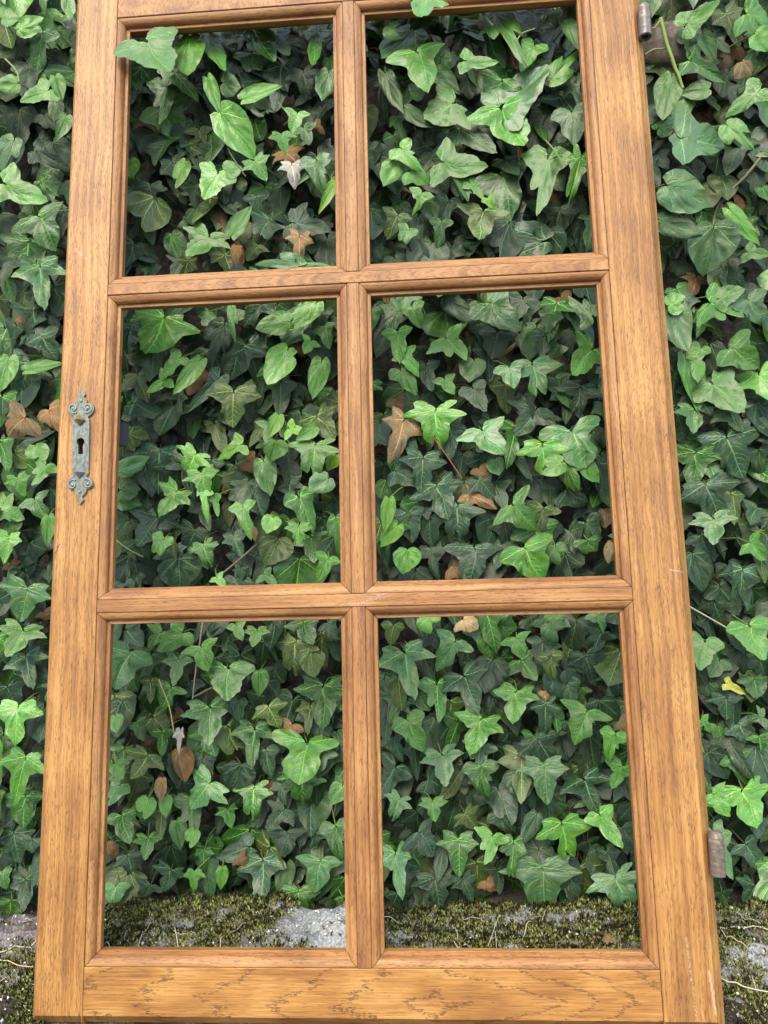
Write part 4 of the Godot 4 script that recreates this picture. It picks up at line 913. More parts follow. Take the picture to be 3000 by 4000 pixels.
func build_door():
	var bars := weathered(oak(256, 1024, 31, 0.15, 1.4))
	var lstile := timber(oak(128, 2046, 12, 0.25, 1.7, [[0.30, 0.315, 0.46, 0.325, 5.0, 2], [0.1, 0.62, 0.25, 0.60, 0.6, 1], [0.03, 0.612, 0.07, 0.632, 3.0, 2]]))
	var rstile := timber(oak(128, 2046, 23, 0.2, 1.7, [[0.62, 0.638, 0.80, 0.640, 0.8, 0], [0.45, 0.93, 0.50, 0.99, 2.5, 2], [0.70, 0.955, 0.74, 0.985, 2.0, 0], [0.86, 0.20, 0.90, 0.30, 0.6, 0]]))
	var midbar := weathered(oak(128, 1024, 47, 0.15, 0.9, [[0.35, 0.45, 0.65, 0.55, 9.0, 2]]))
	var rail := timber(oak_arches(964, 80, 8, 0.4))
	var bs := Vector2(256, 1024) * PX; var ss := Vector2(128, 2046) * PX
	var tiny := 0.0007
	var parts := {}
	# stiles, with the hole of the lock under the plate
	var key := on_door(200 + 527 / 4.423, 1500 + 1090 / 4.423)
	parts.left = put("stile", board(XL, XLS, 0.0, YTOP, THICK, [0.0075, tiny, 0.012, tiny], true, Vector2(0.0896, 1.4322), Vector2(0.1, 0), Rect2(key.x - 0.007, key.y - 0.02, 0.014, 0.04)).mesh(lstile), door)
	parts.right = put("stile", board(XRS, XR, 0.0, YTOP, THICK, [tiny, 0.012, 0.012, tiny], true, Vector2(0.0896, 1.4322), Vector2(0.1, 0)).mesh(rstile), door)
	parts.bottom = put("rail", board(XLS + 0.0006, XRS - 0.0006, 0.0008, YBR, THICK, [tiny, tiny, 0.0115, tiny], false, Vector2(0.0652, 0.6748), Vector2(0, 0)).mesh(rail), door)
	parts.top = put("rail", board(XLS + 0.0006, XRS - 0.0006, YT, YTOP, THICK, [tiny, tiny, tiny, tiny], false, Vector2(0.7, 0.18), Vector2(0.3, 0.1)).mesh(turned(bars)), door)
	var turned_bars := turned(bars)
	var turned_mid := turned(midbar)
	parts.low = put("glazing_bar", board(XLS + 0.0005, XRS - 0.0005, YL1, YL2, THICK, [tiny, tiny, tiny, tiny], false, Vector2(0.09, 0.72), Vector2(0.02, 0.40)).mesh(turned_mid), door)
	parts.up = put("glazing_bar", board(XLS + 0.0005, XRS - 0.0005, YU1, YU2, THICK, [tiny, tiny, tiny, tiny], false, Vector2(0.18, 0.72), Vector2(0.1, 0.2)).mesh(turned_bars), door)
	var cuts := [[YBR, YL1], [YL2, YU1], [YU2, YT]]
	var mids := []
	for i in 3:
		mids.append(put("glazing_bar", board(XCL, XCR, cuts[i][0] + 0.0005, cuts[i][1] - 0.0005, THICK, [tiny, tiny, tiny, tiny], true, bs, Vector2(0.21 * i, 0.33 * i)).mesh(bars), door))
	# mouldings round the six openings, each under the piece it is worked on
	var k := 0
	for i in 3:
		for side in 2:
			var x0: float = XLS if side == 0 else XCR; var x1: float = XCL if side == 0 else XRS
			var y0: float = cuts[i][0]; var y1: float = cuts[i][1]
			var below: Node = [parts.bottom, parts.low, parts.up][i]; var above: Node = [parts.low, parts.up, parts.top][i]
			var lefty: Node = parts.left if side == 0 else mids[i]; var righty: Node = mids[i] if side == 0 else parts.right
			for e in [[Vector2(x0, y0), Vector2(x1, y0), Vector2(0, 1), below], [Vector2(x1, y1), Vector2(x0, y1), Vector2(0, -1), above], [Vector2(x0, y1), Vector2(x0, y0), Vector2(1, 0), lefty], [Vector2(x1, y0), Vector2(x1, y1), Vector2(-1, 0), righty]]:
				put("moulding", moulding(e[0], e[1], e[2], Vector2(0.137 * k, 0.29 * k), bs).mesh(bars), e[3])
				k += 1
	build_lock()
	build_hinges()

# the bars have lost more of their varnish than the frame
func weathered(made: Array) -> StandardMaterial3D:
	var m := timber(made)
	m.albedo_color = Color(0.95, 0.93, 0.97)
	m.roughness = 0.5
	return m

# the same timber with its grain along u
func turned(m: StandardMaterial3D) -> StandardMaterial3D:
	var o: StandardMaterial3D = m.duplicate()
	for t in ["albedo_texture", "heightmap_texture"]:
		var im: Image = (m.get(t) as ImageTexture).get_image()
		im.rotate_90(CLOCKWISE)
		o.set(t, ImageTexture.create_from_image(im))
	return o

func plate_point(x: float, y: float) -> Vector2:
	var p := on_door(200.0 + x / 4.423, 1500.0 + y / 4.423)
	return Vector2(p.x, p.y)

func build_lock():
	var im := Image.create(128, 256, false, Image.FORMAT_RGB8)
	var f := FastNoiseLite.new(); f.seed = 3; f.frequency = 0.06; f.fractal_octaves = 4
	for y in 256:
		for x in 128:
			var t := clampf(0.5 + f.get_noise_2d(x, y) * 1.3, 0.0, 1.0)
			var end := smooth(0.30, 0.16, y / 256.0) + smooth(0.66, 0.80, y / 256.0)
			var c := Vector3(0.19, 0.235, 0.235).lerp(Vector3(0.08, 0.095, 0.09), t * 0.9)
			c = c.lerp(Vector3(0.20, 0.165, 0.085), clampf(f.get_noise_2d(x + 300.0, y) * 2.2 * (0.35 + end), 0.0, 0.75))
			im.set_pixel(x, y, srgb(c.x, c.y, c.z))
	var m := mat(1, 1, 1, 0.45, 0.35)
	m.albedo_texture = ImageTexture.create_from_image(im)
	var bright := mat(0.21, 0.255, 0.25, 0.42, 0.3)
	var brassy := mat(0.24, 0.19, 0.085, 0.40, 0.4)
	var right := [[537, 110], [575, 150], [610, 190], [585, 215], [575, 235], [600, 255], [628, 275], [635, 310], [625, 345], [650, 338], [690, 340], [730, 365], [755, 410], [752, 460], [730, 510], [695, 545], [660, 570], [645, 590], [670, 610], [678, 700], [662, 1545], [640, 1585], [620, 1605], [660, 1620], [710, 1655], [740, 1700], [742, 1750], [715, 1790], [670, 1815], [630, 1820], [625, 1860], [605, 1900], [570, 1930], [548, 1955], [560, 1975], [583, 2005], [545, 2050], [512, 2092]]
	var left := [[480, 2050], [457, 2010], [475, 1975], [490, 1950], [465, 1920], [435, 1895], [420, 1855], [418, 1825], [370, 1835], [325, 1805], [300, 1750], [305, 1700], [335, 1650], [375, 1620], [410, 1600], [395, 1580], [380, 1555], [395, 640], [405, 610], [425, 585], [400, 560], [350, 530], [318, 490], [315, 440], [330, 395], [370, 360], [415, 350], [440, 352], [432, 320], [440, 285], [465, 262], [495, 240], [490, 220], [470, 190], [500, 145]]
	var hole_r := []
	var hole_l := []
	for i in 9:
		var a := -PI / 2 + (PI * 0.72) * i / 8.0
		hole_r.append([527 + 66 * cos(a), 1005 + 66 * sin(a)]); hole_l.append([527 - 66 * cos(a), 1005 + 66 * sin(a)])
	hole_r.append_array([[566, 1075], [567, 1220]]); hole_l.append_array([[486, 1075], [485, 1220]])
	var ring := right + left
	var rp := right.duplicate()
	var hr := hole_r.duplicate(); hr.reverse()
	rp.append([526, 1220]); rp.append_array(hr)
	var lp := [[512, 2092]] + left + [[537, 110]]
	lp.append_array(hole_l); lp.append([526, 1220])
	var s := Shape.new()
	var zf := 0.0032
	var low := plate_point(525, 2092); var high := plate_point(525, 110)
	var uvp := func(p: Array) -> Vector2:      # metres across and down the plate itself
		var w := plate_point(p[0], p[1])
		return Vector2(0.5 + (w.x - (low.x + high.x) / 2.0) / 0.040, (high.y - w.y) / (high.y - low.y))
	for half in [rp, lp]:
		var poly := PackedVector2Array()
		for p in half: poly.append(Vector2(p[0], p[1]))
		var tri := Geometry2D.triangulate_polygon(poly)
		for i in range(0, tri.size(), 3):
			var q := []
			for j in 3:
				var w := plate_point(poly[tri[i + j]].x, poly[tri[i + j]].y)
				q.append(Vector3(w.x, w.y, zf))
			s.tri(q[0], q[1], q[2], Vector3(0, 0, 1), Vector3(0, 0, 1), Vector3(0, 0, 1), uvp.call(half[tri[i]]), uvp.call(half[tri[i + 1]]), uvp.call(half[tri[i + 2]]))
	var hole := hole_r + [[485, 1220]]
	var hl := hole_l.duplicate(); hl.reverse()
	hole.append_array(hl)
	for loop in [[ring, 1.0], [hole, -1.0]]:
		var pts: Array = loop[0]
		for i in pts.size():
			var a := plate_point(pts[i][0], pts[i][1]); var b := plate_point(pts[(i + 1) % pts.size()][0], pts[(i + 1) % pts.size()][1])
			if a.distance_to(b) < 0.00001: continue
			var e := (b - a).normalized()
			var n := Vector3(-e.y, e.x, 0) * (1.0 if loop[1] < 0 else 1.0)
			if loop[1] < 0: n = Vector3(e.y, -e.x, 0)
			s.quad(Vector3(a.x, a.y, zf), Vector3(b.x, b.y, zf), Vector3(b.x, b.y, 0.0003), Vector3(a.x, a.y, 0.0003), n, uvp.call(pts[i]), uvp.call(pts[i]), uvp.call(pts[i]), uvp.call(pts[i]))
	var plate := put("lock_plate", s.mesh(m), door)
	plate.set_meta("label", "pewter grey keyhole plate with scrolled ends")
	for c in [[518, 640], [510, 1540]]:      # pyramid headed screws
		var o := Shape.new()
		var ctr := plate_point(c[0], c[1])
		var ap := Vector3(ctr.x, ctr.y, zf + 0.0075)
		var cs := []
		for d in [[0, -95], [92, 0], [0, 95], [-92, 0]]:
			var q := plate_point(c[0] + d[0], c[1] + d[1])
			cs.append(Vector3(q.x, q.y, zf))
		for i in 4:
			var a: Vector3 = cs[i]; var b: Vector3 = cs[(i + 1) % 4]
			var up := Vector3(0, 0, 0.0022)
			var n := (b - a).cross(Vector3(0, 0, 1)).normalized()
			if n.dot(a + b - 2.0 * Vector3(ctr.x, ctr.y, zf)) < 0.0: n = -n
			o.quad(a, b, b + up, a + up, n)
			var n2 := (b - a).cross(ap - a).normalized()
			if n2.z < 0.0: n2 = -n2
			o.tri(a + up, b + up, ap, n2, n2, n2)
		put("boss", o.mesh(brassy if c[1] < 1000 else bright), plate)
	for c in [[535, 302, 30], [508, 1868, 30]]:
		var o := Shape.new()
		var q := plate_point(c[0], c[1])
		o.lathe(Vector3(q.x, q.y, zf), Vector3(0, 0, 1), [Vector2(0.0022, 0), Vector2(0.0021, 0.0008), Vector2(0.0014, 0.0015), Vector2(0.0, 0.0018)], 10)
		put("rivet", o.mesh(bright), plate)
	for c in [[405, 435, -1.0, 1.0], [650, 425, 1.0, 1.0], [390, 1750, -1.0, -1.0], [650, 1735, 1.0, -1.0]]:
		var o := Shape.new()
		var p := []
		var rr := []
		for i in 27:
			var t := i / 26.0
			var a: float = lerpf(2.2, -4.6, t)
			var rad := lerpf(92.0, 34.0, pow(t, 0.8))
			var w := plate_point(c[0] + c[2] * rad * cos(a), c[1] + c[3] * rad * sin(a) * 1.0)
			p.append(Vector3(w.x, w.y, zf + 0.0004)); rr.append(lerpf(0.0010, 0.0014, t))
		o.tube(p, rr, 6)
		var q := plate_point(c[0], c[1])
		o.lathe(Vector3(q.x, q.y, zf), Vector3(0, 0, 1), [Vector2(0.0026, 0), Vector2(0.0024, 0.0011), Vector2(0.0014, 0.0019), Vector2(0.0, 0.0022)], 10)
		put("scroll", o.mesh(bright), plate)
	# the lock's iron case on the back of the stile, seen past its edge
	var a0 := on_door(200 + 1170 / 4.423, 1500 + 665 / 4.423, -0.040); var b0 := on_door(200 + 1268 / 4.423, 1500 + 1055 / 4.423, -0.040)
	var box := Shape.new()
	var lo := Vector3(XLS - 0.03, b0.y, -0.052); var hi := Vector3(b0.x, a0.y, -0.0365)
	for e in [[0, 1, 2], [1, 2, 0], [2, 0, 1]]:
		for sgn in [0, 1]:
			var q := []
			for w in [[0, 0], [1, 0], [1, 1], [0, 1]]:
				var v := Vector3.ZERO
				v[e[0]] = hi[e[0]] if sgn else lo[e[0]]
				v[e[1]] = hi[e[1]] if w[0] else lo[e[1]]
				v[e[2]] = hi[e[2]] if w[1] else lo[e[2]]
				q.append(v)
			var n := Vector3.ZERO
			n[e[0]] = 1.0 if sgn else -1.0
			box.quad(q[0], q[1], q[2], q[3], n)
	put("lock_case", box.mesh(mat(0.13, 0.13, 0.17, 0.45, 0.5)), door)

func build_hinges():
	var i := 0
	for h in [[2513, 17, 2521, 146, Vector3(0.15, 0.13, 0.13), 0.2], [2794, 3243, 2805, 3421, Vector3(0.19, 0.15, 0.125), 0.3]]:
		var top := on_door(h[0], h[1], 0.002); var bot := on_door(h[2], h[3], 0.002)
		var ax := (bot - top).normalized(); var ln := top.distance_to(bot)
		var r := 0.0085
		var s := Shape.new()
		s.lathe(top, ax, [Vector2(0.0, 0.0), Vector2(0.004, 0.0006), Vector2(0.0068, 0.0026), Vector2(r, 0.007), Vector2(r, ln * 0.5), Vector2(r, ln - 0.0008), Vector2(r - 0.0008, ln), Vector2(0.0048, ln), Vector2(0.0046, ln - 0.0005), Vector2(0.0046, ln - 0.02), Vector2(0.0, ln - 0.02)], 20)
		var im := Image.create(64, 64, false, Image.FORMAT_RGB8)
		var f := FastNoiseLite.new(); f.seed = 60 + i; f.frequency = 0.09; f.fractal_octaves = 3
		for y in 64:
			for x in 64:
				var t := f.get_noise_2d(x, y)
				var c: Vector3 = h[4] * (1.0 + 0.5 * t)
				if t > 0.42: c = c.lerp(Vector3(0.55, 0.42, 0.20), 0.6)
				im.set_pixel(x, y, srgb(c.x, c.y, c.z))
		var m := mat(1, 1, 1, 0.42, h[5])
		m.albedo_texture = ImageTexture.create_from_image(im); m.uv1_triplanar = true; m.uv1_scale = Vector3(22, 22, 22)
		var knuckle := put("hinge", s.mesh(m), door)
		# its leaf, let into the edge of the stile
		var o := Shape.new()
		var mid := (top + bot) / 2.0
		var lx := XR + 0.0008
		var y0 := mid.y - ln * 0.42; var y1 := mid.y + ln * 0.42
		o.quad(Vector3(lx, y0, -0.033), Vector3(lx, y0, -0.004), Vector3(lx, y1, -0.004), Vector3(lx, y1, -0.033), Vector3(1, 0, 0))
		o.quad(Vector3(lx, y0, -0.004), Vector3(mid.x - 0.003, y0, 0.002), Vector3(mid.x - 0.003, y1, 0.002), Vector3(lx, y1, -0.004), Vector3(0.6, 0, -0.8))
		put("hinge_leaf", o.mesh(mat(0.12, 0.10, 0.09, 0.5, 0.4)), knuckle)
		i += 1

# ---------------------------------------------------------------- the ivy
func build_ivy():
	var sd := 100
	for k in OUTLINES: make_leaf_pictures(k, sd); sd += 7
	var ivy := Node3D.new()
	ivy.name = "ivy"
	ivy.position = Vector3(0, 0, -0.30)
	add_child(ivy)
	tag(ivy, "dense green ivy climbing the wall behind the wooden door", "ivy")
	var back := ivy.transform.affine_inverse()
	var r := RandomNumberGenerator.new(); r.seed = 2024
	var all := []
	var stalks := Shape.new()
	for reg in REGIONS:
		for e in reg[2]:
			var ax: float = reg[0] + e[0] / 1.106; var ay: float = reg[1] + e[1] / 1.106
			var tx: float = reg[0] + e[2] / 1.106; var ty: float = reg[1] + e[3] / 1.106
			var w: float = e[4] / 1.106 * 1.06
			var grow := maxf(1.06, w / 1.55 / Vector2(tx - ax, ty - ay).length())
			tx = ax + (tx - ax) * grow; ty = ay + (ty - ay) * grow
			var tone: String = e[6]
			var n := Vector3(r.randf_range(-0.28, 0.28), {"D": 0.15, "N": 0.25, "M": 0.30, "L": 0.42, "B": 0.42, "Y": 0.4, "O": 0.3, "G": 0.4}[tone] + r.randf_range(-0.25, 0.25), 1.0).normalized()
			n = (n - ray(ax, ay) * 0.55).normalized()
			if ay < 260.0 and ty > ay + 60.0 and ax > 500.0 and ax < 2310.0: n = (n + Vector3(0, 0.40, 0)).normalized()      # these hang out under the top rail
			var x: Transform3D
			if e[7] < 0:
				n = (door.transform.basis.z + Vector3(0.10, 0.12, 0)).normalized()
				var a := on_plane(ax, ay, door.transform * Vector3(0, 0, 0.005), door.transform.basis.z)
				x = leaf_place(a, Vector2(tx, ty), n, w)
			else:
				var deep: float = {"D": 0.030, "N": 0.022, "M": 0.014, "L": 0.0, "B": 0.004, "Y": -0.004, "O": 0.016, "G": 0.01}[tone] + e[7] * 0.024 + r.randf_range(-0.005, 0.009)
				for pass_ in 4:
					x = leaf_place(on_ivy(ax, ay, deep), Vector2(tx, ty), n, w)
					var far := -1.0
					for q in [Vector3.ZERO, Vector3(0, 1, -0.1), Vector3(0.5, 0.1, 0.1), Vector3(-0.5, 0.1, 0.1), Vector3(0.25, 0.5, 0.05), Vector3(-0.25, 0.5, 0.05)]:
						var d: Vector3 = door.transform.affine_inverse() * (x * q)
						far = maxf(far, d.z - free_depth(d))
					if far < 0.0: break
					deep += far + 0.002
			var kind: String = e[5]
			if kind == "a" and r.randf() < 0.4: kind = "e"
			if kind == "b" and r.randf() < 0.55: kind = "f"
			var variant := r.randi_range(0, 4)
			if e[7] < 0: variant = 3
			if kind == "c" and e[4] < 75 and r.randf() < 0.6: variant = 1
			var step: int = [0, 1, 1, 2][r.randi_range(0, 3)]
			all.append([w * Vector2(ax - tx, ay - ty).length() * (0.6 if e[7] > 0 else 1.0), kind, variant, tone, step, x])
			# its petiole, back into the plant
			var a2 := x.origin
			var back_to := a2 + Vector3(r.randf_range(-0.03, 0.03), r.randf_range(-0.015, 0.02), -r.randf_range(0.04, 0.07))
			var c := Vector3(0.16, 0.22, 0.06) if tone in ["L", "Y", "B", "M"] else Vector3(0.12, 0.11, 0.06)
			stalks.tube([a2 + x.basis.z.normalized() * -0.001, a2.lerp(back_to, 0.45) + Vector3(r.randf_range(-0.006, 0.006), 0.004, 0), back_to], [0.0009, 0.0010, 0.0013], 4, Color(c.x, c.y, c.z))
	all.sort_custom(func(p, q): return p[0] > q[0])
	for i in all.size():
		var l: Array = all[i]
		if i < 298:
			var o := put(numbered_leaf(i), leaf_mesh(l[1], l[2], l[3], l[4]), ivy)
			o.transform = back * l[5]
		else:
			heap_leaf(l[1], l[2], l[3], l[4], back * l[5])
	# the rest of the plant: shaded leaves behind, and the same cover on past the picture's edges
	var y := -0.10
	while y < 1.95:
		var x := -1.35
		while x < 1.55:
			var p := Vector3(x + r.randf_range(-0.025, 0.025), y + r.randf_range(-0.025, 0.025), 0)
			p.z = ivy_front(p.y) - r.randf_range(0.055, 0.13)
			var c := cam_basis.inverse() * (p - CAM)
			var px := Vector2(c.x / -c.z * FOCAL, c.y / -c.z * FOCAL)
			var inside := absf(px.x) < 1460.0 and absf(px.y) < 1960.0
			var times := 3
			for t in times:
				if inside and r.randf() < [0.05, 0.08, 0.30][t]: continue
				var q := p
				if inside and t > 0: q = Vector3(p.x + r.randf_range(-0.03, 0.03), p.y + r.randf_range(-0.03, 0.03), ivy_front(p.y) - r.randf_range(0.030, 0.062))
				elif t > 0: q = p + Vector3(r.randf_range(-0.03, 0.03), r.randf_range(-0.03, 0.03), r.randf_range(0.02, 0.075))
				var ld: Vector3 = door.transform.affine_inverse() * q
				if absf(ld.x) < 0.47 and ld.z > -0.09: q.z -= ld.z + 0.09
				var n := Vector3(r.randf_range(-0.7, 0.7), r.randf_range(-0.1, 0.7), 1.0).normalized()
				var dn := Vector3(r.randf_range(-0.6, 0.6), -1.0, 0.0)
				dn = (dn - n * dn.dot(n)).normalized()
				var sd2 := dn.cross(n).normalized()
				var ln := r.randf_range(0.042, 0.072); var w := ln * r.randf_range(0.8, 1.25)
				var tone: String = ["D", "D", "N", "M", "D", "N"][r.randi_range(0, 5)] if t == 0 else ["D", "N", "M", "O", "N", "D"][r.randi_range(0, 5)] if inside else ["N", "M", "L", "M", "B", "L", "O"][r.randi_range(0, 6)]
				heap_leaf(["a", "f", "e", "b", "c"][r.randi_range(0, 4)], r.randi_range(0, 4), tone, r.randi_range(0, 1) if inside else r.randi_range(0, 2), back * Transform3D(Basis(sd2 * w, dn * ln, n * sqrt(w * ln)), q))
			x += 0.050
		y += 0.048
	var mesh := ArrayMesh.new()
	for m in heap: (heap[m] as Shape).surface(mesh, m)
	var rest := put("foliage", mesh, ivy)
	rest.set_meta("kind", "stuff")
	var pm := mat(1, 1, 1, 0.6)
	pm.vertex_color_use_as_albedo = true
	# woody and green stems that show, source pixels
	var stems := [[[[2580, 70], [2608, 180], [2640, 270], [2668, 345]], 0.0030, 0.0, Vector3(0.20, 0.30, 0.07)], [[[2582, 72], [2560, 105], [2540, 110]], 0.0014, 0.0, Vector3(0.22, 0.32, 0.08)], [[[2518, 214], [2560, 192], [2608, 190]], 0.0014, 0.005, Vector3(0.22, 0.32, 0.08)],
		[[[1866, -10], [1885, 50], [1925, 100]], 0.0022, 0.0, Vector3(0.20, 0.28, 0.08)], [[[1740, 38], [1810, 66], [1870, 58]], 0.0014, 0.0, Vector3(0.20, 0.28, 0.08)],
		[[[1440, 752], [1500, 748], [1570, 742], [1640, 770]], 0.0032, 0.05, Vector3(0.16, 0.11, 0.07)], [[[1820, 1300], [1862, 1390], [1880, 1440], [1870, 1500]], 0.0040, 0.05, Vector3(0.22, 0.14, 0.08)], [[[1880, 1445], [1970, 1380], [2060, 1310], [2120, 1280]], 0.0038, 0.05, Vector3(0.20, 0.13, 0.08)],
		[[[792, 2430], [770, 2580], [760, 2660], [752, 2730]], 0.0014, -0.002, Vector3(0.24, 0.22, 0.17)], [[[850, 2255], [930, 2190], [1004, 2125]], 0.0018, 0.02, Vector3(0.16, 0.12, 0.08)], [[[758, 2722], [820, 2690], [850, 2675]], 0.0018, 0.01, Vector3(0.16, 0.12, 0.08)],
		[[[2690, 2368], [2800, 2430], [2880, 2474], [2922, 2470]], 0.0012, -0.002, Vector3(0.42, 0.38, 0.28)], [[[2985, 597], [2910, 690], [2810, 790], [2786, 880]], 0.0022, 0.03, Vector3(0.20, 0.15, 0.08)], [[[1690, 1705], [1745, 1780], [1805, 1870]], 0.0011, 0.006, Vector3(0.26, 0.10, 0.06)],
		[[[2130, 545], [2175, 600], [2205, 655]], 0.0012, -0.002, Vector3(0.22, 0.33, 0.10)], [[[2010, 176], [2040, 130], [2090, 112]], 0.0012, -0.002, Vector3(0.24, 0.34, 0.10)], [[[620, 2655], [660, 2760], [682, 2868]], 0.0012, -0.004, Vector3(0.42, 0.33, 0.14)], [[[2640, 1010], [2680, 940], [2760, 850], [2830, 780]], 0.0026, 0.05, Vector3(0.18, 0.13, 0.08)],
		[[[20, 230], [62, 275], [75, 320]], 0.0016, 0.0, Vector3(0.20, 0.30, 0.08)], [[[455, 2110], [500, 2145], [560, 2175]], 0.0013, 0.004, Vector3(0.24, 0.32, 0.08)], [[[1085, 400], [1120, 440], [1130, 460]], 0.0012, 0.01, Vector3(0.18, 0.15, 0.09)], [[[880, 540], [900, 600], [960, 690]], 0.0014, 0.01, Vector3(0.14, 0.11, 0.08)]]
	for st in stems:
		var pts := []
		for q in st[0]: pts.append(back * on_ivy(q[0], q[1], st[2]))
		var p := []
		var rr := []
		for i in pts.size() - 1:
			for k in 4:
				p.append((pts[i] as Vector3).cubic_interpolate(pts[i + 1], pts[max(i - 1, 0)], pts[min(i + 2, pts.size() - 1)], k / 4.0) + Vector3(0, 0, r.randf_range(-0.001, 0.001)))
		p.append(pts[-1])
		for i in p.size(): rr.append(st[1] * (1.0 - 0.3 * i / p.size()) * r.randf_range(0.9, 1.1))
		var o := Shape.new()
		var c: Vector3 = st[3]
		o.tube(p, rr, 7, Color(c.x, c.y, c.z), true)
		put("stem", o.mesh(pm), ivy)
	# thin bare stems deep in the plant
	for i in 90:
		var a := Vector3(r.randf_range(-0.75, 0.95), r.randf_range(0.0, 1.45), -0.33 - r.randf_range(0.0, 0.05))
		var p := []
		var rr := []
		var dir := Vector3(r.randf_range(-1, 1), r.randf_range(-0.4, 1.0), 0).normalized()
		for k in 7:
			p.append(a); rr.append(r.randf_range(0.0012, 0.0026))
			a += dir * 0.03 + Vector3(0, 0, r.randf_range(-0.004, 0.004)); dir = (dir + Vector3(r.randf_range(-0.4, 0.4), r.randf_range(-0.4, 0.4), 0)).normalized()
		stalks.tube(p, rr, 5, Color(0.13, 0.09, 0.06))
	var ps := put("petioles", moved(stalks, back).mesh(pm), ivy)
	ps.set_meta("kind", "stuff")
	# dead leaves caught in it
	for d in DEAD:
		var n := Vector3(r.randf_range(-0.4, 0.4), r.randf_range(0.0, 0.6), 1.0).normalized()
		var x := leaf_place(on_ivy(d[0], d[1], [0.012, 0.036, 0.062][d[7]] + (0.0 if d[8] else 0.008)), Vector2(d[2], d[3]), n, d[4] * 0.95)
		var o := put(numbered("dry_leaf", self), leaf_mesh(d[5], 5, d[6], r.randi_range(0, 2)), self)
		o.transform = x
		tag(o, d[8] if d[8] else "%s %s dry leaf %s" % ["small" if d[4] < 95 else "broad", "tan" if d[6] == "T" else "brown", beside(x.origin)], "leaf", "dry leaves caught in the ivy")
	for d in [[1140, 640, 1150, 722, 125, "a", "W", 5, 0.008, "bleached white crumpled leaf caught in the ivy of the upper left opening"], [705, 2855, 698, 2950, 46, "e", "W", 6, -0.006, "curled pale grey dead leaf hanging from a thin dry stem"], [636, 3040, 628, 3130, 48, "c", "T", 6, 0.0, "withered whitish tip of an olive leaf in the lower left opening"], [2125, 2700, 2140, 2750, 60, "c", "T", 5, 0.02, "small curled tan dead leaf in the lower right opening"]]:
		var x := leaf_place(on_ivy(d[0], d[1], d[8]), Vector2(d[2], d[3]), Vector3(0.1, 0.25, 1).normalized(), d[4])
		var o := put(numbered("dry_leaf", self), leaf_mesh(d[5], d[7], d[6], 1), self)
		o.transform = x
		tag(o, d[9], "leaf", "dry leaves caught in the ivy")
	# a dry leaf and a dark flake lying on the kerb
	var kx := on_plane(2380, 3590, Vector3(0, 0.062, 0), Vector3.UP)
	var kl := put(numbered("dry_leaf", self), leaf_mesh("b", 5, "T", 0), self)
	kl.transform = Transform3D(Basis(Vector3(0.022, 0.004, 0.004), Vector3(0.004, 0.003, -0.024), Vector3(0, 0.02, 0.004)), Vector3(kx.x, kerb_y(kx.x, kx.z) + 0.008, kx.z))
	tag(kl, "small grey brown dry leaf lying on the mossy kerb", "leaf", "dry leaves caught in the ivy")

# how far forward something may stand at a spot of the door without touching it
func free_depth(d: Vector3) -> float:
	if absf(d.x) > 0.425: return 1.0
	var ox := maxf(minf(d.x - XLS, XCL - d.x), minf(d.x - XCR, XRS - d.x))
	var oy := -1.0
	for c in [[YBR, YL1], [YL2, YU1], [YU2, YT]]: oy = maxf(oy, minf(d.y - c[0], c[1] - d.y))
	var inside := minf(ox, oy)
	return 0.012 if inside > 0.019 else (-0.021 if inside > 0.006 else -0.040)

# what a spot of the ivy is seen beside or through, by the door's own parts
func beside(p: Vector3) -> String:
	var e := (p - CAM).normalized()
	var t := door.transform
	var d: Vector3 = t.affine_inverse() * (CAM + e * ((t.origin - CAM).dot(t.basis.z) / e.dot(t.basis.z)))
	var high := "bottom" if d.y < YL2 else ("middle" if d.y < YU2 else "top")
	if d.x < XL: return "in the ivy beyond the lock stile, level with the %s openings" % high
	if d.x > XR: return "in the ivy beyond the hinge stile, level with the %s openings" % high
	return "in the ivy of the %s opening on the %s side" % [high, "lock" if d.x < 0.0 else "hinge"]

func numbered_leaf(i: int) -> String:
	return "leaf" if i == 0 else "leaf_%03d" % i

func moved(s: Shape, x: Transform3D) -> Shape:
	for i in s.v.size(): s.v[i] = x * s.v[i]
	return s

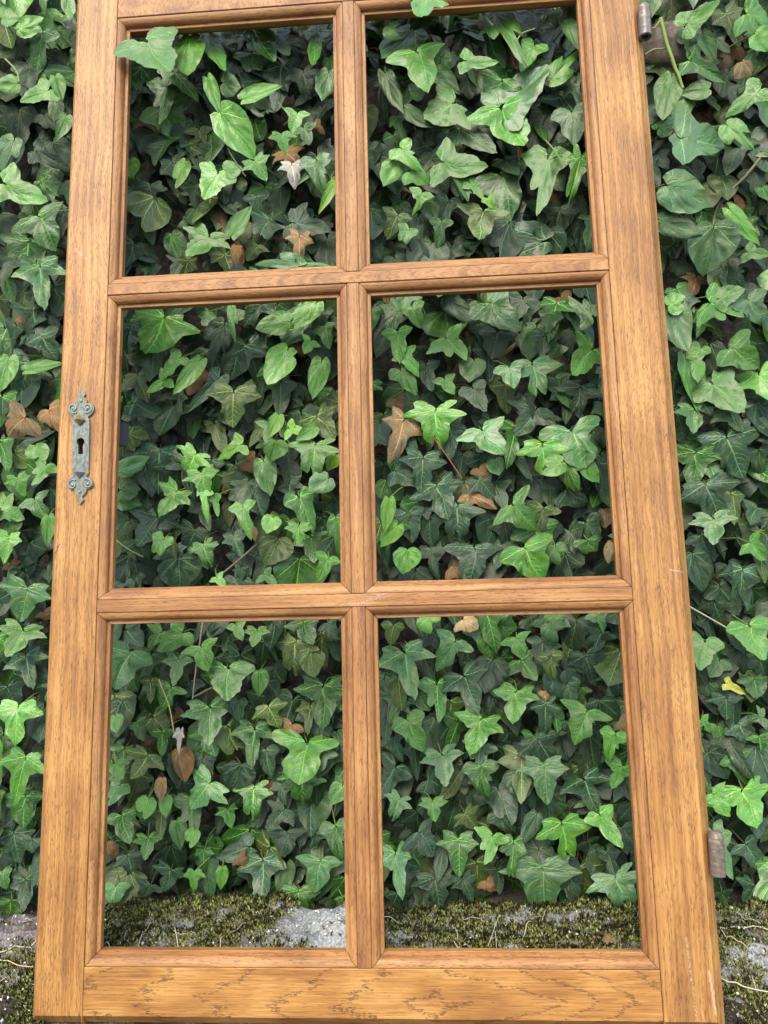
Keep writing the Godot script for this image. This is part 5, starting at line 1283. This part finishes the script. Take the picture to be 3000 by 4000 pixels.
func build_wall():
	var m := mat(1, 1, 1, 0.95)
	m.vertex_color_use_as_albedo = true
	m.albedo_texture = speckle(33, 256, 0.4, 1.0, 0.05); m.uv1_triplanar = true; m.uv1_world_triplanar = true; m.uv1_scale = Vector3(4, 4, 4)
	var wall := Node3D.new()
	wall.name = "garden_wall"; wall.position = Vector3(0.1, 0, -0.45)
	add_child(wall)
	tag(wall, "dark rubble garden wall hidden behind the ivy", "wall", "", "thing")
	var s := Shape.new()
	var step := 0.1
	var c := Color(0.27, 0.24, 0.21)
	var at := func(i: int, j: int) -> Vector3: return Vector3(-1.6 + i * step, -0.1 + j * step, 0.02 * noise.get_noise_2d(i * 1.7, j * 1.7))
	for i in 32:
		for j in 22:
			var p := [at.call(i, j), at.call(i + 1, j), at.call(i + 1, j + 1), at.call(i, j + 1)]
			s.quad(p[0], p[1], p[2], p[3], (p[1] - p[0]).cross(p[3] - p[0]).normalized(), Vector2.ZERO, Vector2.ZERO, Vector2.ZERO, Vector2.ZERO, c)
	for e in [[Vector3(-1.6, -0.1, 0.02), Vector3(-1.6, 2.1, 0.02), Vector3(-1, 0, 0)], [Vector3(1.6, -0.1, 0.02), Vector3(1.6, 2.1, 0.02), Vector3(1, 0, 0)], [Vector3(-1.6, 2.1, 0.02), Vector3(1.6, 2.1, 0.02), Vector3(0, 1, 0)]]:
		s.quad(e[0], e[1], e[1] + Vector3(0, 0, -0.35), e[0] + Vector3(0, 0, -0.35), e[2], Vector2.ZERO, Vector2.ZERO, Vector2.ZERO, Vector2.ZERO, c)
	s.quad(Vector3(-1.6, -0.1, -0.33), Vector3(1.6, -0.1, -0.33), Vector3(1.6, 2.1, -0.33), Vector3(-1.6, 2.1, -0.33), Vector3(0, 0, -1), Vector2.ZERO, Vector2.ZERO, Vector2.ZERO, Vector2.ZERO, c)
	put("masonry", s.mesh(m), wall)
	# the one stone that shows, right of the upper hinge
	for st in [[2592, 222, 0.046, 0.030, 0.06, Vector3(0.20, 0.17, 0.14)], [2745, 300, 0.035, 0.02, 0.085, Vector3(0.30, 0.20, 0.14)]]:
		var ctr := on_ivy(st[0], st[1], st[4] + 0.02) - wall.position
		var o := Shape.new()
		var pt := func(u: float, v: float) -> Vector3:
			var d := Vector3(cos(v) * cos(u), sin(v), cos(v) * sin(u))
			var q := Vector3(signf(d.x) * pow(absf(d.x), 0.45) * st[2], signf(d.y) * pow(absf(d.y), 0.45) * st[3], signf(d.z) * pow(absf(d.z), 0.5) * 0.05)
			return ctr + q * (1.0 + 0.07 * noise.get_noise_3d(d.x * 3.0, d.y * 3.0, d.z * 3.0))
		for i in 20:
			for j in 12:
				var u0 := TAU * i / 20.0; var u1 := TAU * (i + 1) / 20.0
				var v0 := -PI / 2 + PI * j / 12.0; var v1 := -PI / 2 + PI * (j + 1) / 12.0
				var q := [pt.call(u0, v0), pt.call(u1, v0), pt.call(u1, v1), pt.call(u0, v1)]
				var nn := []
				for a in q: nn.append(((a as Vector3) - ctr).normalized())
				var col: Vector3 = st[5]
				o.tri(q[0], q[1], q[2], nn[0], nn[1], nn[2], Vector2.ZERO, Vector2.ZERO, Vector2.ZERO, Color(col.x, col.y, col.z))
				o.tri(q[0], q[2], q[3], nn[0], nn[2], nn[3], Vector2.ZERO, Vector2.ZERO, Vector2.ZERO, Color(col.x, col.y, col.z))
		put("stone", o.mesh(m), wall)

func _ready():
	# camera
	var cam := Camera3D.new()
	cam.fov = rad_to_deg(2.0 * atan(2000.0 / FOCAL))
	cam.near = 0.02; cam.far = 300.0
	add_child(cam)
	cam.look_at_from_position(CAM, CAM + FWD, UPV)
	cam_basis = cam.transform.basis
	# sky: open shade under a bright, slightly blue sky
	var env := Environment.new()
	env.background_mode = Environment.BG_SKY
	var sky := Sky.new()
	var sm := ProceduralSkyMaterial.new()
	sm.sky_top_color = Color(0.87, 0.94, 1.0)
	sm.sky_horizon_color = Color(0.68, 0.74, 0.80)
	sm.sky_curve = 0.35
	sm.ground_horizon_color = Color(0.45, 0.44, 0.40); sm.ground_bottom_color = Color(0.25, 0.23, 0.20)
	sky.sky_material = sm
	env.sky = sky
	env.tonemap_mode = Environment.TONE_MAPPER_LINEAR
	env.tonemap_exposure = 3.0
	env.sdfgi_enabled = true; env.ssao_enabled = true; env.ssil_enabled = true
	var we := WorldEnvironment.new()
	we.environment = env
	add_child(we)
	var sun := DirectionalLight3D.new()
	sun.light_energy = 0.45
	sun.light_angular_distance = 35.0
	sun.light_color = Color(1.0, 0.96, 0.90)
	sun.shadow_enabled = true
	add_child(sun)
	sun.look_at_from_position(Vector3.ZERO, Vector3(0.22, -0.95, -0.92), Vector3.UP)

	noise.seed = 11; noise.frequency = 1.0; noise.fractal_octaves = 2
	build_ground()
	build_wall()
	door = Node3D.new()
	door.name = "door"
	door.rotation.x = -LEAN
	add_child(door)
	tag(door, "tall oak glazed door with six empty openings leaning against the ivy", "door", "", "thing")
	build_door()
	build_ivy()
	build_moss()
	build_litter()
